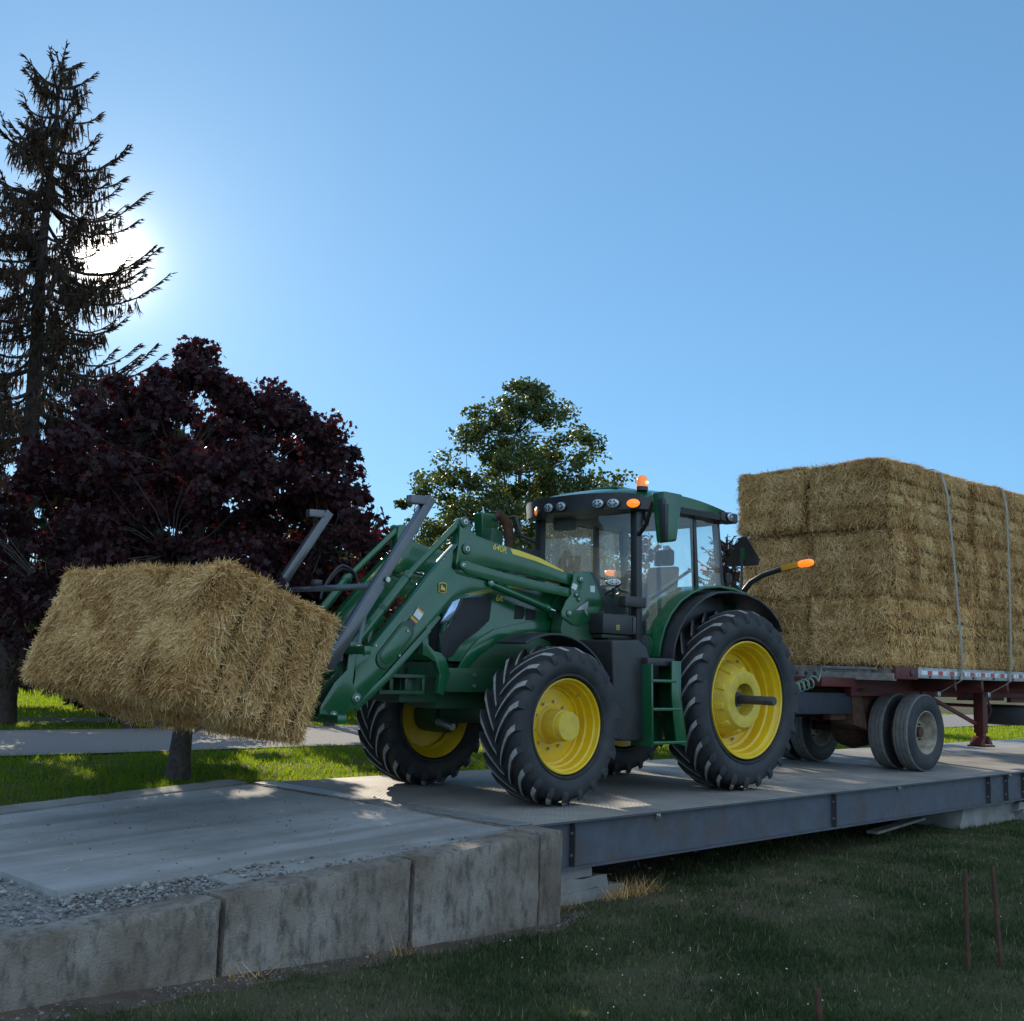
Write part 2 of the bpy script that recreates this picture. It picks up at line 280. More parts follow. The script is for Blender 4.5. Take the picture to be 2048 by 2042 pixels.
def tube(bm, pts, rad, n=10, cap=True, mi=0):
    pts = [Vector(p) for p in pts]; rs = rad if isinstance(rad, (list, tuple)) else [rad]*len(pts); rings = []
    up = None
    for i, p in enumerate(pts):
        d = (pts[min(i+1, len(pts)-1)]-pts[max(i-1, 0)]).normalized()
        if up is None: up = d.orthogonal().normalized()
        a = (up-d*up.dot(d)).normalized(); b = d.cross(a); up = a
        rings.append([bm.verts.new(p+(a*math.cos(2*math.pi*k/n)+b*math.sin(2*math.pi*k/n))*rs[i]) for k in range(n)])
    for i in range(len(rings)-1):
        for k in range(n): bm.faces.new((rings[i][k], rings[i][(k+1) % n], rings[i+1][(k+1) % n], rings[i+1][k])).material_index = mi
    if cap:
        bm.faces.new(rings[0][::-1]).material_index = mi; bm.faces.new(rings[-1]).material_index = mi
    return bm
def bar(bm, a, b, wd, ht, side=(0, 1, 0), mi=0):
    """square bar: wd along 'side', ht across"""
    a = Vector(a); b = Vector(b); d = (b-a).normalized(); s = Vector(side); s = (s-d*s.dot(d)).normalized(); t = d.cross(s)
    P = []
    for q in (a, b):
        for i, j in ((-1, -1), (1, -1), (1, 1), (-1, 1)): P.append(q+s*i*wd/2+t*j*ht/2)
    return hexa(bm, P, mi)
def lathe(bm, prof, cx, cz, n=48, mi=0, closed=False):
    """turn (y, r) profile about the y axis through cx, cz"""
    rings = []
    for y, r in prof:
        if r < 1e-4: rings.append([bm.verts.new((cx, y, cz))])
        else: rings.append([bm.verts.new((cx+r*math.cos(2*math.pi*k/n), y, cz+r*math.sin(2*math.pi*k/n))) for k in range(n)])
    for i in range(len(rings)-1):
        A, B = rings[i], rings[i+1]
        for k in range(n):
            k2 = (k+1) % n
            if len(A) == 1 and len(B) == 1: continue
            if len(A) == 1: f = (A[0], B[k2], B[k])
            elif len(B) == 1: f = (A[k], A[k2], B[0])
            else: f = (A[k], A[k2], B[k2], B[k])
            bm.faces.new(f).material_index = mi
    return bm
def disc(bm, x, z, y0, y1, r, n=20, mi=0):
    return tube(bm, [(x, y0, z), (x, y1, z)], r, n, True, mi)
def mesh_np(name, V, k, mats, tone=None, parent=None, midx=None, loc=(0, 0, 0), extra=None):
    """mesh of equal k-gons from an array (N*k,3); extra=(verts, quads) is a solid core in slot 1"""
    V = np.asarray(V, dtype=np.float32).reshape(-1, 3); n = len(V)//k
    idx = np.arange(n*k, dtype=np.int32); starts = np.arange(n, dtype=np.int32)*k; tot = np.full(n, k, dtype=np.int32); mi = np.zeros(n, dtype=np.int32)
    tn = np.zeros(n, dtype=np.float32) if tone is None else np.asarray(tone, dtype=np.float32)
    if extra is not None:
        EV, EF = extra; EF = np.asarray(EF, dtype=np.int32); q = EF.shape[1]
        V2 = np.concatenate([V, np.asarray(EV, dtype=np.float32)]); idx = np.concatenate([idx, (EF+n*k).ravel()])
        starts = np.concatenate([starts, n*k+np.arange(len(EF), dtype=np.int32)*q]); tot = np.concatenate([tot, np.full(len(EF), q, dtype=np.int32)])
        mi = np.concatenate([mi, np.ones(len(EF), dtype=np.int32)]); tn = np.concatenate([tn, np.full(len(EF), .3, dtype=np.float32)]); V = V2
    me = bpy.data.meshes.new(name); me.vertices.add(len(V)); me.vertices.foreach_set('co', V.ravel())
    me.loops.add(len(idx)); me.loops.foreach_set('vertex_index', idx)
    me.polygons.add(len(starts)); me.polygons.foreach_set('loop_start', starts); me.polygons.foreach_set('loop_total', tot)
    for mt in mats: me.materials.append(M[mt])
    me.polygons.foreach_set('material_index', mi)
    at_ = me.attributes.new('tone', 'FLOAT', 'FACE'); at_.data.foreach_set('value', tn)
    me.update(calc_edges=True); me.validate()
    o = bpy.data.objects.new(name, me); COL.objects.link(o)
    if parent is not None: o.parent = parent; o.location = Vector(loc)-ORG[parent]
    else: o.location = loc
    ORG[o] = Vector(loc); return o
def copy_obj(o, name, parent=None, loc=None):
    c = o.copy(); COL.objects.link(c); c.name = name
    if parent is not None: c.parent = parent
    if loc is not None: c.location = loc
    return c
def mirror_part(o, name, parent, Yc, deep=True):
    """a copy of a tractor part on the other side of its centre line"""
    c = o.copy(); COL.objects.link(c); c.name = name; c.parent = parent
    # child verts are relative to parent's origin: reflect about y = Yc
    c.scale.y = -1; c.location.y = 2*(Yc-ORG[parent].y)-o.location.y if parent in ORG else 0
    for ch in list(o.children):
        g = ch.copy(); COL.objects.link(g); g.parent = c
    return c
def text_mesh(name, s, size, mat, parent, origin, xdir, nrm, shear=0):
    cu = bpy.data.curves.new(name, 'FONT'); cu.body = s; cu.size = size; cu.extrude = .0008; cu.shear = shear; cu.offset = .0006
    t = bpy.data.objects.new('tmp', cu); COL.objects.link(t); dg = bpy.context.evaluated_depsgraph_get(); dg.update()
    me = bpy.data.meshes.new_from_object(t.evaluated_get(dg)); bpy.data.objects.remove(t)
    X = Vector(xdir).normalized(); N = Vector(nrm).normalized(); Yd = N.cross(X)
    mt = Matrix((X, Yd, N)).transposed().to_4x4(); mt.translation = Vector(origin)-ORG[parent]
    me.transform(mt); me.materials.clear(); me.materials.append(M[mat]); me.name = name
    o = bpy.data.objects.new(name, me); COL.objects.link(o); o.parent = parent; ORG[o] = ORG[parent]; return o
#@@SETTING
# ------------------------------------------------------------------ ground
def front_z(u): return -.69+.10*min(max((-u-1.0)/3.0, 0), 1)
def slab_z(u): return -.055*max(-u, 0)
def fbm(x, y, s, seed=0): return mnoise.fractal(Vector((x*s, y*s, seed*7.3)), 1.0, 2.0, 4)
def ground_z(u, v):
    if v > 3.42:
        z = -.10 + (.03*fbm(u, v, .12) if 6 < v < 60 else 0)
        if u < 0 and v < 6:
            t = min(max((v-4.0)/1.6, 0), 1); z = min(-.10, slab_z(max(u, -9))-.03)*(1-t)+z*t
        return z
    z = front_z(u)
    if v < -1.5: z += .03*fbm(u, v, .5)*min((-1.5-v), 1)
    return z
us = np.concatenate([[-600, -200, -80, -40, -20], np.arange(-12, 24, .5), [26, 32, 45, 70, 120, 250, 700]])
vs = np.concatenate([[-60, -30, -15], np.arange(-9, 3.2, .4), [3.41, 3.43], np.arange(3.8, 30, .8), [33, 40, 55, 80, 130, 250, 900]])
bm = NB(); g = [[bm.verts.new(D(u, v, ground_z(u, v))) for v in vs] for u in us]
for i in range(len(us)-1):
    for j in range(len(vs)-1): bm.faces.new((g[i][j], g[i+1][j], g[i+1][j+1], g[i][j+1]))
tag(build(bm, 'lawn', 'ground', smooth=60), kind='structure')
def grassline(u):
    pts = [(-12, -.60), (-4, -.62), (-2, -.50), (-.2, -.46), (.5, -.1), (1.4, .12), (2.4, .5), (4.4, 1.15), (6.9, .9), (9, .35), (12, .25), (24, .2)]
    return float(np.interp(u, [p[0] for p in pts], [p[1] for p in pts]))+.10*fbm(u, 3.1, 1.6)+.05*fbm(u, 1.1, 6)
bm = NB(); row = []
for u in np.arange(-12, 24, .12):
    lo = grassline(u)-.12; hi = -.2 if u < .4 else 3.40
    row.append([bm.verts.new(D(u, lo+(hi-lo)*t, front_z(u)+(.006 if t > 0 else -.012)+(.012 if 0 < t < 1 else 0)*fbm(u, t*3, 3))) for t in (0, .25, .5, .75, 1)])
for a, b in zip(row, row[1:]):
    for j in range(4): bm.faces.new((a[j], b[j], b[j+1], a[j+1]))
tag(build(bm, 'dirt_verge', 'dirt', smooth=60), kind='structure')
# gravel road behind
bm = NB(); rr = []
for x in np.linspace(-60, 160, 150):
    rr.append([bm.verts.new((x, y+.25*fbm(x, k, .35), -.070)) for k, y in enumerate((15.0+.035*max(x-6, 0), 19.6+.05*max(x-8, 0)))])
for a, b in zip(rr, rr[1:]): bm.faces.new((a[0], b[0], b[1], a[1]))
tag(build(bm, 'gravel_road', 'road', smooth=0), kind='structure')
bm = NB(); vv = [bm.verts.new((9.4+2.6*math.cos(a)*(1+.12*math.sin(3*a)), 22.4+.9*math.sin(a), -.085)) for a in np.linspace(0, 2*math.pi, 24, endpoint=False)]; bm.faces.new(vv)
tag(build(bm, 'mulch_bed', 'mulch', smooth=0), kind='structure')
# approach: bed, slab, kerb
bm = NB(); P = []
for u in np.arange(-14, -.02, .5): P.append([bm.verts.new(D(u, v, slab_z(u)-.045)) for v in (-.08, 3.9)])
for a, b in zip(P, P[1:]): bm.faces.new((a[0], b[0], b[1], a[1]))
tag(build(bm, 'approach_bed', 'road', smooth=0), kind='structure')
def slab_edge(u): return float(np.interp(u, [-3.62, -2.04, -.5, 0], [.52, .30, .02, .0]))+.008*fbm(u, 0, 3)
bm = NB(); rows = []
uu_ = list(np.arange(-3.62, -.28, .08))+[-.25]
for u in uu_:
    e = slab_edge(u); r = []
    for t in np.linspace(0, 1, 24):
        v = e+(3.62-e)*t; r.append(bm.verts.new(D(u, v, slab_z(u)+.004*fbm(u, v, .9))))
    rows.append(r)
for a, b in zip(rows, rows[1:]):
    for j in range(23): bm.faces.new((a[j], b[j], b[j+1], a[j+1]))
be = [e for e in bm.edges if e.is_boundary]
ex = bmesh.ops.extrude_edge_only(bm, edges=be); bmesh.ops.translate(bm, verts=[v for v in ex['geom'] if isinstance(v, bmesh.types.BMVert)], vec=(0, 0, -.10))
tag(build(bm, 'approach_slab', 'slab', smooth=40), kind='structure')
bm = NB()
for a, b in ((-3.4, -1.75), (-1.72, -.28)):
    n = 14; q = []
    for i in range(n+1):
        u = a+(b-a)*i/n; jt = .025*fbm(u, 9, 4)
        q.append([bm.verts.new(p) for p in (D(u, 3.66+jt*.4, slab_z(u)-.15), D(u, 3.66+jt*.4, slab_z(u)+.012), D(u, 3.98+jt, slab_z(u)+.018+jt*.2), D(u, 4.0+jt, slab_z(u)-.15))])
    for c, d in zip(q, q[1:]):
        for j in range(3): bm.faces.new((c[j], d[j], d[j+1], c[j+1]))
    bm.faces.new(q[0]); bm.faces.new(q[-1][::-1])
tag(build(bm, 'kerb_strip', 'pier', smooth=40), kind='structure')

bm = NB(); q = []
for u in np.arange(-2.75, -.29, .07):
    e = slab_edge(u)-.012; k = min((u+2.75)/.5, 1); j = .02*fbm(u, 5, 4); v0 = -.05+.05*(1-k); v1 = max(e-.10*(1-k)+j*.3, v0+.02)
    q.append([bm.verts.new(p) for p in (D(u, v0+j, slab_z(u)-.08), D(u, v0+j, slab_z(u)-.022+j*.3), D(u, (v0+v1)/2, slab_z(u)-.016+j*.4), D(u, v1, slab_z(u)-.020), D(u, v1, slab_z(u)-.08))])
for c, d in zip(q, q[1:]):
    for j in range(4): bm.faces.new((c[j], d[j], d[j+1], c[j+1]))
bm.faces.new(q[0]); bm.faces.new(q[-1][::-1])
tag(build(bm, 'slab_ledge', 'pier', smooth=50), kind='structure')
# concrete blocks of the retaining edge
def conc_block(name, label, us_, ztop, zb, v0, v1, group, mat='block', chip=1.0, parent=None, part=False):
    """a weathered block: gridded faces, rounded and chipped"""
    bm = NB(); u0, u1 = us_; nu = max(3, int((u1-u0)/.05)); nz = 13; nv = max(3, int((v1-v0)/.06))
    def pt(a, b, c):
        u = u0+(u1-u0)*a; v = v0+(v1-v0)*b; zt = ztop(u); z = zb+(zt-zb)*c
        p = D(u, v, z); e = 0
        n = Vector(((a-.5)*2, (b-.5)*2, (c-.5)*2))
        ea = min(a, 1-a)*(u1-u0); eb = min(b, 1-b)*(v1-v0); ec = (1-c)*(zt-zb)
        near = sum(1 for k in (ea, eb, ec) if k < .012)
        nz_ = mnoise.fractal(p*5, 1, 2, 5)*.005+mnoise.noise(p*22)*.0015
        cut = 0
        if near >= 2: cut = .005+.020*chip*max(0, mnoise.noise(p*3.5)-.05)+.007*abs(mnoise.noise(p*14))
        d = (DU*(n.x if ea < .012 else 0)+DV*(n.y if eb < .012 else 0)+Vector((0, 0, n.z if ec < .012 else 0)))
        return p+d*(nz_-cut)
    V = {}
    def vert(i, j, k):
        key = (i, j, k)
        if key not in V: V[key] = bm.verts.new(pt(i/nu, j/nv, k/nz))
        return V[key]
    for i in range(nu):
        for k in range(nz):
            for j, s in ((0, 1), (nv, -1)):
                f = [vert(i, j, k), vert(i+1, j, k), vert(i+1, j, k+1), vert(i, j, k+1)]; bm.faces.new(f[::s])
    for j in range(nv):
        for k in range(nz):
            for i, s in ((0, -1), (nu, 1)):
                f = [vert(i, j, k), vert(i, j+1, k), vert(i, j+1, k+1), vert(i, j, k+1)]; bm.faces.new(f[::s])
    for i in range(nu):
        for j in range(nv): bm.faces.new([vert(i, j, nz), vert(i+1, j, nz), vert(i+1, j+1, nz), vert(i, j+1, nz)])
    o = build(bm, name, mat, smooth=50, origin=D((u0+u1)/2, (v0+v1)/2, zb))
    return tag(o, label, 'concrete block', group)
GB = 'concrete blocks edging the ramp'
conc_block('concrete_block', 'dark-streaked concrete block at the right end of the ramp edge, next to the steel beam', (-1.535, -.289), slab_z, -.80, -.35, -.07, GB)
conc_block('concrete_block', 'mottled concrete block in the middle of the ramp edge, between two dark vertical cracks', (-3.0, -1.56), slab_z, -.80, -.35, -.07, GB)
conc_block('concrete_block', 'long brownish concrete block at the left end of the ramp edge', (-6.2, -3.03), lambda u: slab_z(u)-.004, -.80, -.355, -.075, GB)
conc_block('concrete_block', 'thin concrete end wall across the ramp, touching the end of the steel deck', (-.285, -.03), lambda u: -.002, -.80, -.352, 3.6, GB, chip=.6)
# weighbridge
wb = thing('weighbridge', 'long steel truck scale with checker plate deck and blue-grey side beams', 'weighbridge', D(0, 0, 0))
bm = NB(); dbox(bm, -.005, 24, -.0, 3.58, -.014, 0); build(bm, 'deck_plate', 'deck', wb, smooth=0)
for v0, s in ((.0, 1), (3.58, -1)):
    bm = NB(); a, b = sorted((v0+s*.004, v0+s*.15)); dbox(bm, .03, 24, a, b, -.032, -.016)
    a, b = sorted((v0+s*.065, v0+s*.078)); dbox(bm, .03, 24, a, b, -.388, -.032)
    a, b = sorted((v0, v0+s*.15)); dbox(bm, .03, 24, a, b, -.405, -.388)
    build(bm, 'side_beam', 'beam', wb, smooth=0)
for k, u in enumerate((.52, 4.83, 8.96, 9.56, 10.18, 14.5, 18.8)):
    bm = NB(); dbox(bm, u-.006, u+.006, .004, .065, -.388, -.032); s = build(bm, 'stiffener', 'darksteel', wb, smooth=0)
    for z in (-.12, -.3): build(tube(NB(), [D(u-.018, .035, z), D(u+.018, .035, z)], .013, 6), 'bolt', 'steel', s, smooth=0)
for u in (1.7, 9.75, 6.4):
    bm = NB(); dbox(bm, u-.03, u+.03, .045, .064, -.09, -.04); dbox(bm, u-.012, u+.012, .03, .0449, -.075, -.05); build(bm, 'lifting_lug', 'steel', wb, bevel=.003)
bm = NB(); dbox(bm, -.20, -.03, -.0, 3.6, -.001, .004); dbox(bm, -.245, -.205, .0, 3.6, -.001, .003); build(bm, 'edge_angle', 'alu', wb, smooth=0)
# footings
def pier(name, label, parts, cat='footing'):
    t = thing(name, label, cat, parts[0][0])
    return t
t = thing('concrete_footing', 'stack of pale broken concrete slabs under the steel beam beside the block wall', 'footing', D(.7, .3, -.7))
for k, (u0, u1, v0, v1, z0, z1) in enumerate(((.05, 1.22, .03, .9, -.72, -.60), (.02, 1.0, .05, .9, -.598, -.50), (.1, .80, .06, .8, -.498, -.410))):
    bm = NB(); dbox(bm, u0, u1, v0, v1, z0, z1)
    bmesh.ops.subdivide_edges(bm, edges=bm.edges, cuts=5, use_grid_fill=True)
    for v in bm.verts: v.co += Vector([mnoise.noise(v.co*6+Vector((k*9, q*5, 0))) for q in range(3)])*.022
    build(bm, 'slab', 'pier', t, bevel=.0, smooth=40)
t = thing('concrete_footing', 'rough concrete footing under the far right part of the steel beam', 'footing', D(9, .6, -.7))
for k, (u0, u1, v0, v1, z0, z1) in enumerate(((8.3, 10.1, .12, 1.2, -.72, -.415), (10.12, 10.7, .0, .9, -.72, -.56), (10.0, 10.5, .05, .6, -.56, -.47))):
    bm = NB(); dbox(bm, u0, u1, v0, v1, z0, z1); bmesh.ops.subdivide_edges(bm, edges=bm.edges, cuts=7, use_grid_fill=True)
    for v in bm.verts: v.co += Vector([mnoise.noise(v.co*4+Vector((k*9, q*5, 0))) for q in range(3)])*.05
    build(bm, 'slab', 'pier', t, smooth=40)
bm = NB(); bar(bm, D(6.3, .35, -.60), D(7.9, .5, -.56), .14, .03); tag(build(bm, 'plank', 'board', smooth=0, origin=D(7, .4, -.6)), 'weathered board lying under the steel beam near the right footing', 'plank')
# stakes
GS = 'rusty stakes in the shaded grass'
for b, t_, r0, lab in (((7.75, 3.86), (7.744, 3.866, -.036), .017, 'upright rusty stake, left one of the close pair in the shaded grass'), ((8.076, 3.784), (8.057, 3.822, -.031), .016, 'leaning rusty stake, right one of the close pair in the shaded grass'), ((5.818, 3.757), (5.811, 3.767, -.485), .022, 'short rusty stake alone at the bottom edge of the picture'), ((5.389, 4.072), (5.389, 4.072, -.637), .02, 'stub of an orange-brown stake barely above the grass')):
    s = .6/1.0; bx, by = b
    d = Vector((t_[0], t_[1], t_[2])); 
    bm = NB(); tube(bm, [(bx, by, -.75), ((bx+d.x)/2+.002, (by+d.y)/2, (d.z-.75)/2), d], [r0, r0*.95, r0*.9], 7)
    for v in bm.verts: v.co += Vector((mnoise.noise(v.co*40), mnoise.noise(v.co*40+Vector((5, 0, 0))), 0))*.002
    tag(build(bm, 'stake', 'rust', smooth=40, origin=(bx, by, -.69)), lab, 'stake', GS)

# ------------------------------------------------------------------ grass, stones
def tri_blades(P, h, wd, lean, name, mat, tone):
    n = len(P); a = rng.uniform(0, 2*np.pi, n); s = np.stack([np.cos(a), np.sin(a), np.zeros(n)], 1)*wd[:, None]/2
    b = rng.uniform(0, 2*np.pi, n); l = np.stack([np.cos(b), np.sin(b), np.zeros(n)], 1)*(lean*h)[:, None]
    top = P+l+np.stack([np.zeros(n), np.zeros(n), h], 1)
    V = np.stack([P-s, P+s, top], 1); return mesh_np(name, V.reshape(-1, 3), 3, [mat], tone)
def vis_pts(n, d0, d1, a0, a1, p=1.0):
    az = R(42.15)+np.radians(rng.uniform(a0, a1, n)); t = rng.uniform(0, 1, n)
    d = (d0**p+(d1**p-d0**p)*t)**(1/p); return d*np.sin(az), d*np.cos(az), d
x, y, d = vis_pts(330000, 2.2, 20, -27, 27, .75)
x2, y2, d2 = vis_pts(60000, 1.5, 16, 27, 75, .75); x, y, d = np.concatenate([x, x2]), np.concatenate([y, y2]), np.concatenate([d, d2])
u = (x-DO.x)*DU.x+(y-DO.y)*DU.y; v = (x-DO.x)*DV.x+(y-DO.y)*DV.y
uq = np.arange(-13, 25, .05); gl = np.array([grassline(q) for q in uq]); lim = np.interp(u, uq, gl)
nse = np.array([mnoise.noise(Vector((a*.8, b*.8, 0)))*.6+mnoise.noise(Vector((a*3, b*3, 4)))*.4 for a, b in zip(x, y)])
keep = (v < lim+rng.normal(0, .05, len(u))) & (rng.uniform(0, 1, len(u)) < .75+nse*.9)
x, y, u, v, d, nse = x[keep], y[keep], u[keep], v[keep], d[keep], nse[keep]
z = np.array([ground_z(a, b) for a, b in zip(u, v)])
h = rng.uniform(.02, .06, len(x))*(1+nse*1.1)+np.where(rng.uniform(0, 1, len(x)) < .012, rng.uniform(.02, .07, len(x)), 0); tone = np.clip(rng.beta(2, 3, len(x))*.9-nse*.75+.10, 0, 1)
tone[rng.uniform(0, 1, len(x)) < .03] = 1
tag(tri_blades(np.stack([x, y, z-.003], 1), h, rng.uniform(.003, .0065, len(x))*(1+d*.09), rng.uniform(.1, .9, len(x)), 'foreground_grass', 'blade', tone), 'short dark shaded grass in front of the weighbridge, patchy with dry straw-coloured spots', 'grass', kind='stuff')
# dry weeds
n = 420; cu = rng.choice([1.25, 1.0, 1.5, .35, -2.9, -1.7], n, p=[.3, .25, .15, .1, .1, .1]); cv = np.where(cu > 0, -.02, -.42)
P = np.array([list(D(a+rng.normal(0, .10), b+rng.normal(0, .05), front_z(a))) for a, b in zip(cu, cv)])
tag(tri_blades(P, rng.uniform(.04, .19, n), np.full(n, .006), rng.uniform(.4, 1.6, n), 'dry_weeds', 'straw', rng.uniform(.1, .7, n)), 'dry straw-coloured weeds at the foot of the wall and footing', 'weeds', kind='stuff')
x, y, d = vis_pts(320000, 11.2, 48, -26, 27, .6)
u = (x-DO.x)*DU.x+(y-DO.y)*DU.y; v = (x-DO.x)*DV.x+(y-DO.y)*DV.y
ra = 15.0+.035*np.maximum(x-6, 0); rb = 19.6+.05*np.maximum(x-8, 0)
ed = rng.normal(0, .10, len(x))
inmulch = ((x-9.4)/2.5)**2+((y-22.4)/.85)**2 < 1
keep = (v > 3.68+np.where(u < -.2, .34, 0)) & ((y < ra+ed) | (y > rb+ed)) & ~inmulch
x, y, u, v, d = x[keep], y[keep], u[keep], v[keep], d[keep]
nse = np.array([mnoise.noise(Vector((a*.7, b*.7, 9)))*.6+mnoise.noise(Vector((a*2.5, b*2.5, 4)))*.4 for a, b in zip(x, y)])
z = np.array([ground_z(a, b) for a, b in zip(u, v)])
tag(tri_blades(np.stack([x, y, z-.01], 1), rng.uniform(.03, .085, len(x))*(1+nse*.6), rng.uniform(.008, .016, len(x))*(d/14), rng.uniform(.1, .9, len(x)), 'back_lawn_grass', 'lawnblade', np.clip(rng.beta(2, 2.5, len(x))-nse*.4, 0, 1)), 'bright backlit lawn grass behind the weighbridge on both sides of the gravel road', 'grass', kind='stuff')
def stones(P, size, name, tone, flat=.65):
    n = len(P); base = np.array([[1, 0, 0], [-1, 0, 0], [0, 1, 0], [0, -1, 0], [0, 0, 1], [0, 0, -1]], float)
    F = np.array([[0, 2, 4], [2, 1, 4], [1, 3, 4], [3, 0, 4], [2, 0, 5], [1, 2, 5], [3, 1, 5], [0, 3, 5]])
    q = rng.normal(size=(n, 3, 3)); Q = np.linalg.qr(q)[0]
    S = size[:, None]*rng.uniform(.55, 1.1, (n, 3)); V = (base[None]*rng.uniform(.7, 1.2, (n, 6, 1)))*S[:, None, :]
    V = np.einsum('nij,nkj->nki', Q, V); V[:, :, 2] *= flat; V += P[:, None, :]
    T = V[:, F, :]; return mesh_np(name, T.reshape(-1, 3), 3, ['stone'], np.repeat(tone, 8))
n = 26000; u = rng.uniform(-8, -.6, n); v = rng.uniform(-.12, 3.6, n)
se = np.interp(u, [-3.62, -2.04, -.5, 0], [.52, .30, .02, .0]); keep = ((u < -3.64) & ((v < 1.8) | (rng.uniform(0, 1, n) < .3))) | (v < se)
u, v = u[keep], v[keep]; u2 = rng.uniform(-3.7, -.7, 3500); s2 = np.interp(u2, [-3.62, -2.04, -.5, 0], [.52, .30, .02, .0]); v2 = -.11+(s2+.11)*rng.uniform(0, 1, 3500)
u = np.concatenate([u, u2]); v = np.concatenate([v, v2])
kq = (u < -2.55+.25*rng.normal(size=len(u))) | (rng.uniform(0, 1, len(u)) < .22*np.exp(-np.abs(v+.04)/.05)); u, v = u[kq], v[kq]
P = np.array([list(D(a, b, slab_z(a)-(.04 if a < -2.6 else .022))) for a, b in zip(u, v)]); sz = rng.gamma(3, .0038, len(P)).clip(.004, .032); P[:, 2] += sz*.5
tag(stones(P, sz, 'gravel', rng.uniform(0, 1, len(P))), 'loose grey crushed stone between the ramp slab and the edging blocks', 'gravel', kind='stuff')
n = 2600; u = rng.uniform(-6, 9, n); t = rng.beta(1, 2.2, n); lo = np.array([grassline(a) for a in u]); hi = np.where(u < .3, -.37, lo+.9); v = hi+(lo-hi)*rng.uniform(0, 1.15, n)
P = np.array([list(D(a, b, front_z(a)+.006)) for a, b in zip(u, v)]); sz = rng.gamma(2, .0036, n).clip(.002, .03)
tag(stones(P, sz, 'pebbles', rng.uniform(0, .6, n)), 'small stones and crumbs of concrete on the dirt at the foot of the blocks', 'pebbles', kind='stuff')
n = 260; u = rng.uniform(-3, 0, n); v = rng.uniform(.5, 3.4, n); P = np.array([list(D(a, b, slab_z(a)+.004)) for a, b in zip(u, v)])
tag(stones(P, rng.gamma(2, .003, n).clip(.003, .018), 'slab_crumbs', rng.uniform(0, .4, n)), 'dark crumbs and bits of mud scattered on the ramp slab', 'crumbs', kind='stuff')
x, y, d = vis_pts(900, 3, 14, 0, 26, 1.3); u = (x-DO.x)*DU.x+(y-DO.y)*DU.y; v = (x-DO.x)*DV.x+(y-DO.y)*DV.y
cl = np.array([mnoise.noise(Vector((a*.6, b*.6, 2))) for a, b in zip(x, y)]); k = (v < -.3) & (cl > .02) & (rng.uniform(0, 1, len(x)) < .22); x, y, u, v = x[k], y[k], u[k], v[k]
P = np.stack([x, y, np.array([ground_z(a, b) for a, b in zip(u, v)])+.05], 1); base = np.array([[1, 0, 0], [0, 1, 0], [-1, 0, 0], [0, -1, 0], [0, 0, 1.2]])*.006
F = np.array([[0, 1, 4], [1, 2, 4], [2, 3, 4], [3, 0, 4]]); V = P[:, None, None, :]+base[F][None]
tag(mesh_np('clover_flowers', V.reshape(-1, 3), 3, ['flower']), 'tiny white clover flowers dotted through the shaded grass', 'clover', kind='stuff')
# ------------------------------------------------------------------ trees
MAPLE = np.array([(0, 0), (.16, -.02), (.42, .10), (.30, .26), (.50, .48), (.20, .52), (.0, .98), (-.20, .52), (-.50, .48), (-.30, .26), (-.42, .10), (-.16, -.02)])
OAK = np.array([(0, 0), (.22, .25), (.30, .55), (.12, .85), (0, 1.0), (-.15, .82), (-.28, .5), (-.2, .22)])
DIAM = np.array([(0, 0), (.28, .45), (0, 1), (-.28, .45)])
def leaves(name, shape, C, size, mat, tone, parent, droop=.5, fold=0):
    n = len(C); k = len(shape)
    ax = rng.normal(size=(n, 3)); ax[:, 2] = ax[:, 2]*.5-droop; ax /= np.linalg.norm(ax, axis=1)[:, None]
    q = rng.normal(size=(n, 3)); q[:, 2] *= .4; sd = np.cross(ax, q); sd /= np.linalg.norm(sd, axis=1)[:, None]; nn = np.cross(ax, sd)
    V = C[:, None, :]+(sd[:, None, :]*shape[None, :, 0, None]+ax[:, None, :]*shape[None, :, 1, None]+nn[:, None, :]*(np.abs(shape[None, :, 0, None])*fold))*size[:, None, None]
    V = V-np.array(ORG[parent])
    return mesh_np(name, V.reshape(-1, 3), k, [mat], tone, parent, loc=ORG[parent])
def sph(n):
    a = rng.normal(size=(n, 3)); return a/np.linalg.norm(a, axis=1)[:, None]
